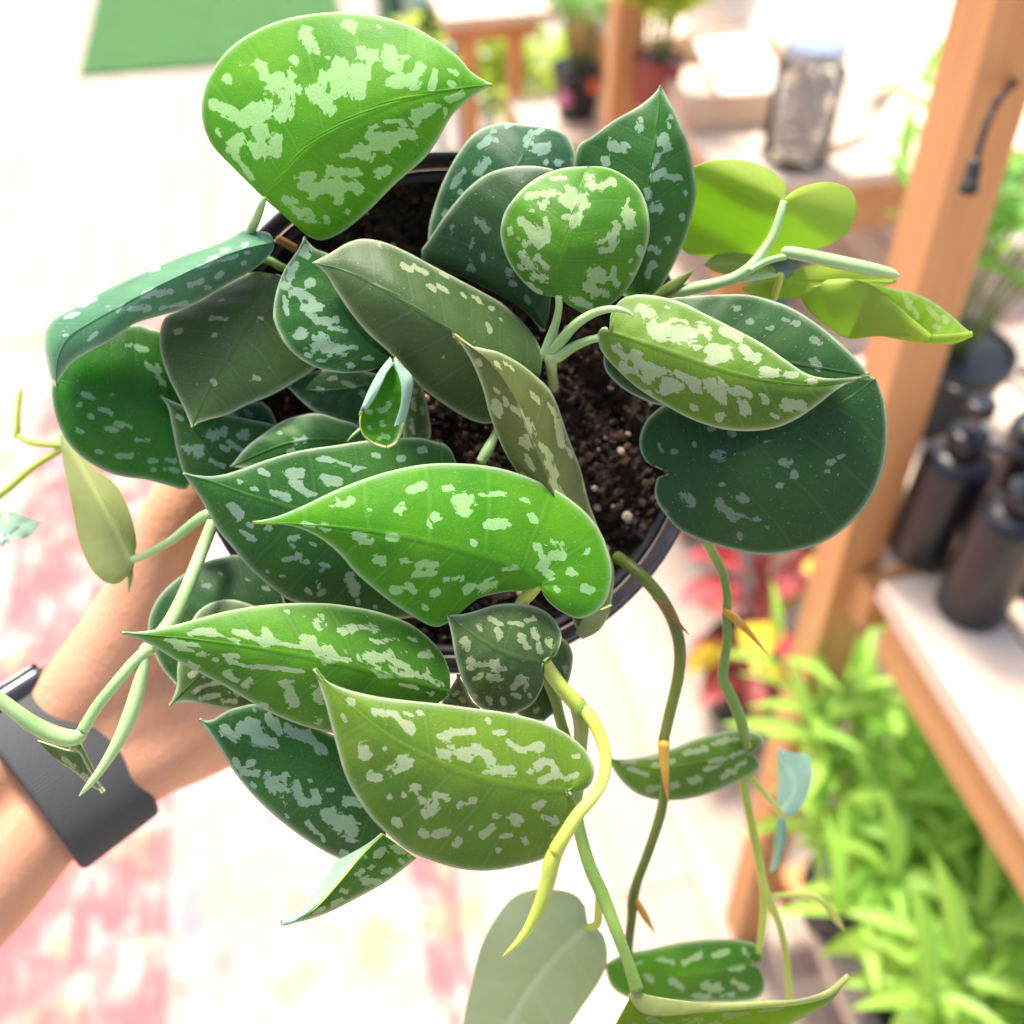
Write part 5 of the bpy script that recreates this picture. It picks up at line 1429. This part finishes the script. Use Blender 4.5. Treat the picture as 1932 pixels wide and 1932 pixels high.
revolve('glass', jc, [(.044, 0), (.049, .003), (.050, .008), (.050, .128), (.046, .138), (.041, .143), (.041, .156), (.038, .156), (.038, .142), (.046, .126), (.0465, .010), (.045, .006), (.002, .006)], M_GLASS, jar, 40)
revolve('lid', jc, [(.0435, .149), (.0445, .150), (.0445, .166), (.043, .168), (.004, .169)], M_LID, jar, 40)
V, F = [], []
rgs = np.random.RandomState(3)
for k in range(260):
    r = .038 * math.sqrt(rgs.rand()); a = rgs.rand() * 6.283; z = .012 + .118 * rgs.rand()
    c = jc + (r * math.cos(a), r * math.sin(a), z); sc = .0052 + .003 * rgs.rand()
    b = len(V); R = np.linalg.qr(rgs.randn(3, 3))[0]
    for i in range(5):
        for j in range(8):
            th = math.pi * i / 4; ph = 2 * math.pi * j / 8
            V.append(c + R @ (np.array([math.sin(th) * math.cos(ph), .8 * math.sin(th) * math.sin(ph), .7 * math.cos(th)]) * sc))
    for i in range(4):
        for j in range(8):
            F.append((b + i * 8 + j, b + i * 8 + (j + 1) % 8, b + (i + 1) * 8 + (j + 1) % 8, b + (i + 1) * 8 + j))
o = mesh_obj('polished_stone', V, F, M_STONE, jar); o["kind"] = "stuff"

# open tray with a white card
tc = FL(1365, 178, BH)
trx, try_ = toR(tc)
tray = empty('wooden_tray', RM(trx, try_, BH + .0008), 'shallow pale wooden tray on the bench beside the jar', 'tray')
rbox('base', (trx - .11, try_ - .12, BH + .0008), (trx + .11, try_ + .12, BH + .010), M_PALE, tray)
for lo, hi in (((trx - .122, try_ - .132), (trx + .122, try_ - .121)), ((trx - .122, try_ + .121), (trx + .122, try_ + .132)), ((trx - .122, try_ - .12), (trx - .111, try_ + .12)), ((trx + .111, try_ - .12), (trx + .122, try_ + .12))):
    rbox('side', (lo[0], lo[1], BH + .0008), (hi[0], hi[1], BH + .055), M_PINE, tray)
s = NT('white_card'); s.col((.80, .77, .68, 1)); s.set(Roughness=.8); M_CARD = s.m
cd = beam('blank_card', RM(trx + .035, try_ - .045, BH + .014), RM(trx + .03, try_ + .085, BH + .060), .12, .003, M_CARD, None, upv=np.cross(EX, RM(-.005, .13, .046)), bev=0)
tag(cd, 'blank cream card leaning in the wooden tray', 'card')
# white pot and lime plant
wc0 = FL(1350, 62, BH)
wpot = empty('white_planter', wc0, 'round white ceramic planter far back on the bench', 'planter')
revolve('body', wc0 + (0, 0, .0008), [(.05, 0), (.062, .01), (.075, .06), (.072, .11), (.066, .12), (.062, .12), (.066, .10), (.004, .095)], M_WHITE, wpot)
lp = FL(1236, 196, BH)
bushy('lime_plant', lp, 'yellow-green leafy plant in a plum red pot on the bench corner', 'plant', None, lime_me, 10, .13, .07, .075, 31, .042, .075, M_PLUM, 7)
# stakes lying on the bench
for k in range(6):
    a = FL(1540 + 15 * k, 300 - 6 * k, BH) + np.array([0, 0, .0072 + .0002 * (k % 2)]); b = a + EX * .20 + EY * (.20 + .02 * (k % 3))
    o = beam('wooden_stake', a, b, .013, .013, M_PALE if k % 2 else M_PINE, None, bev=.001)
    tag(o, 'pale square wooden stake lying slantwise on the bench by the jar', 'stake', 'wooden stakes on the bench')
tp = RM(.80, 1.42, .4508)
bushy('lime_plant', tp, 'small leafy plant in a teal pot on the bench lower shelf', 'plant', None, lime_me + fresh_me, 9, .11, .07, .06, 33, .05, .08, M_TEALPOT, 6)

# ------------------------------------------------------------------ far left things behind
pst = empty('display_frame', np.array([.184, 1.66, 0]), 'tall orange timber frame post rising behind the pointed leaf', 'frame')
beam('post', (.184, 1.66, .02), (.184, 1.66, 1.75), .05, .05, M_CEDAR, pst, upv=EX)
rbox('foot', (toR((.184, 1.66, 0))[0] - .15, toR((.184, 1.66, 0))[1] - .03, 0), (toR((.184, 1.66, 0))[0] + .15, toR((.184, 1.66, 0))[1] + .03, .0195), M_CEDARL, pst)
sx, sy = toR((-.045, 2.256, 0))
std = empty('plant_stand', RM(sx, sy + .15, 0), 'square timber plant stand with two slim front legs far behind the plant', 'stand')
for dx in (-.052, .052):
    beam('leg', RM(sx + dx, sy, .0302), RM(sx + dx, sy, .66), .034, .034, M_CEDAR, std, upv=EX)
    rbox('foot', (sx + dx - .017, sy - .12, 0), (sx + dx + .017, sy + .16, .03), M_CEDARL, std)
rbox('rail', (sx - .10, sy - .016, .662), (sx + .10, sy + .016, .72), M_CEDARL, std)
for k in range(4):
    rbox('top_board', (sx - .12 + k * .062, sy - .10, .7205), (sx - .062 + k * .062, sy + .14, .742), M_PALE, std)
bushy('lime_plant', np.array([-.08, 2.72, 0]), 'yellow-green bush on the floor behind the timber stand, left clump', 'plant', 'bushes behind the stand', lime_me, 12, .42, .20, .10, 41, .09, .14, M_DARKPOT, 8)
bushy('lime_plant', np.array([.10, 2.66, 0]), 'yellow-green bush on the floor behind the timber stand, right clump', 'plant', 'bushes behind the stand', lime_me, 12, .40, .20, .10, 42, .09, .14, M_DARKPOT, 8)
tb = np.array([.135, 2.05, 0])
tbx, tby = toR(tb)
tbl = empty('side_table', tb, 'low pale wooden side table carrying a dark potted plant', 'table')
for k in range(4):
    rbox('top_board', (tbx - .12 + k * .061, tby - .12, .56), (tbx - .062 + k * .061, tby + .12, .58), M_PALE, tbl)
for dx in (-.085, .09):
    for dy in (-.09, .09):
        beam('leg', RM(tbx + dx, tby + dy, 0), RM(tbx + dx, tby + dy, .559), .03, .03, M_PINE, tbl, upv=EX)
bushy('leafy_plant', tb + (0, 0, .5808), 'bushy green plant in a tagged black pot on the side table', 'plant', None, fresh_me, 13, .20, .11, .055, 51, .055, .10, M_DARKPOT, 8)
fp = bpy.data.objects[-1] if False else None
for nm, off, colr in (('orange', (.030, -.052, .66), (.72, .13, .04, 1)), ('pink', (-.028, -.056, .635), (.74, .22, .40, 1))):
    o = revolve('plant_tag', tb + off, [(.010, -.012), (.013, -.006), (.013, .006), (.010, .012)], plain('tag_' + nm, colr, .5), None, n=16)
    tag(o, 'small round %s plant tag on the black pot' % nm, 'tag')
dk = empty('navy_planter', np.array([.30, 3.05, 0]), 'dark navy planter on the floor beyond the side table', 'planter')
revolve('body', np.array([.30, 3.05, .0008]), pot_prof(.17, .34), plain('navy', (.020, .018, .045, 1), .4), dk)
# metal cart at the top left
cx, cy = toR((-.27, 2.74, 0))
cart = empty('metal_cart', RM(cx, cy + .2, 0), 'metal cart with pale blue legs and a dark green shelf behind the turf mat', 'cart')
s = NT('pale_steel'); s.col((.46, .60, .66, 1)); s.set(Metallic=.5, Roughness=.4); M_STEEL = s.m
M_DGREEN = plain('dark_green_panel', (.02, .10, .06, 1), .5)
for dx in (0, .45):
    for dy in (0, .40):
        beam('leg', RM(cx + dx * .28 - .0, cy + dy, 0), RM(cx + dx * .28, cy + dy, .85), .028, .028, M_STEEL, cart, upv=EX)
rbox('shelf', (cx - .06, cy - .01, .30), (cx + .19, cy + .42, .318), M_STEEL, cart)
rbox('panel', (cx - .045, cy + .03, .3185), (cx - .018, cy + .40, .62), M_DGREEN, cart)
rbox('panel', (cx + .020, cy + .03, .3185), (cx + .105, cy + .40, .56), M_DGREEN, cart)
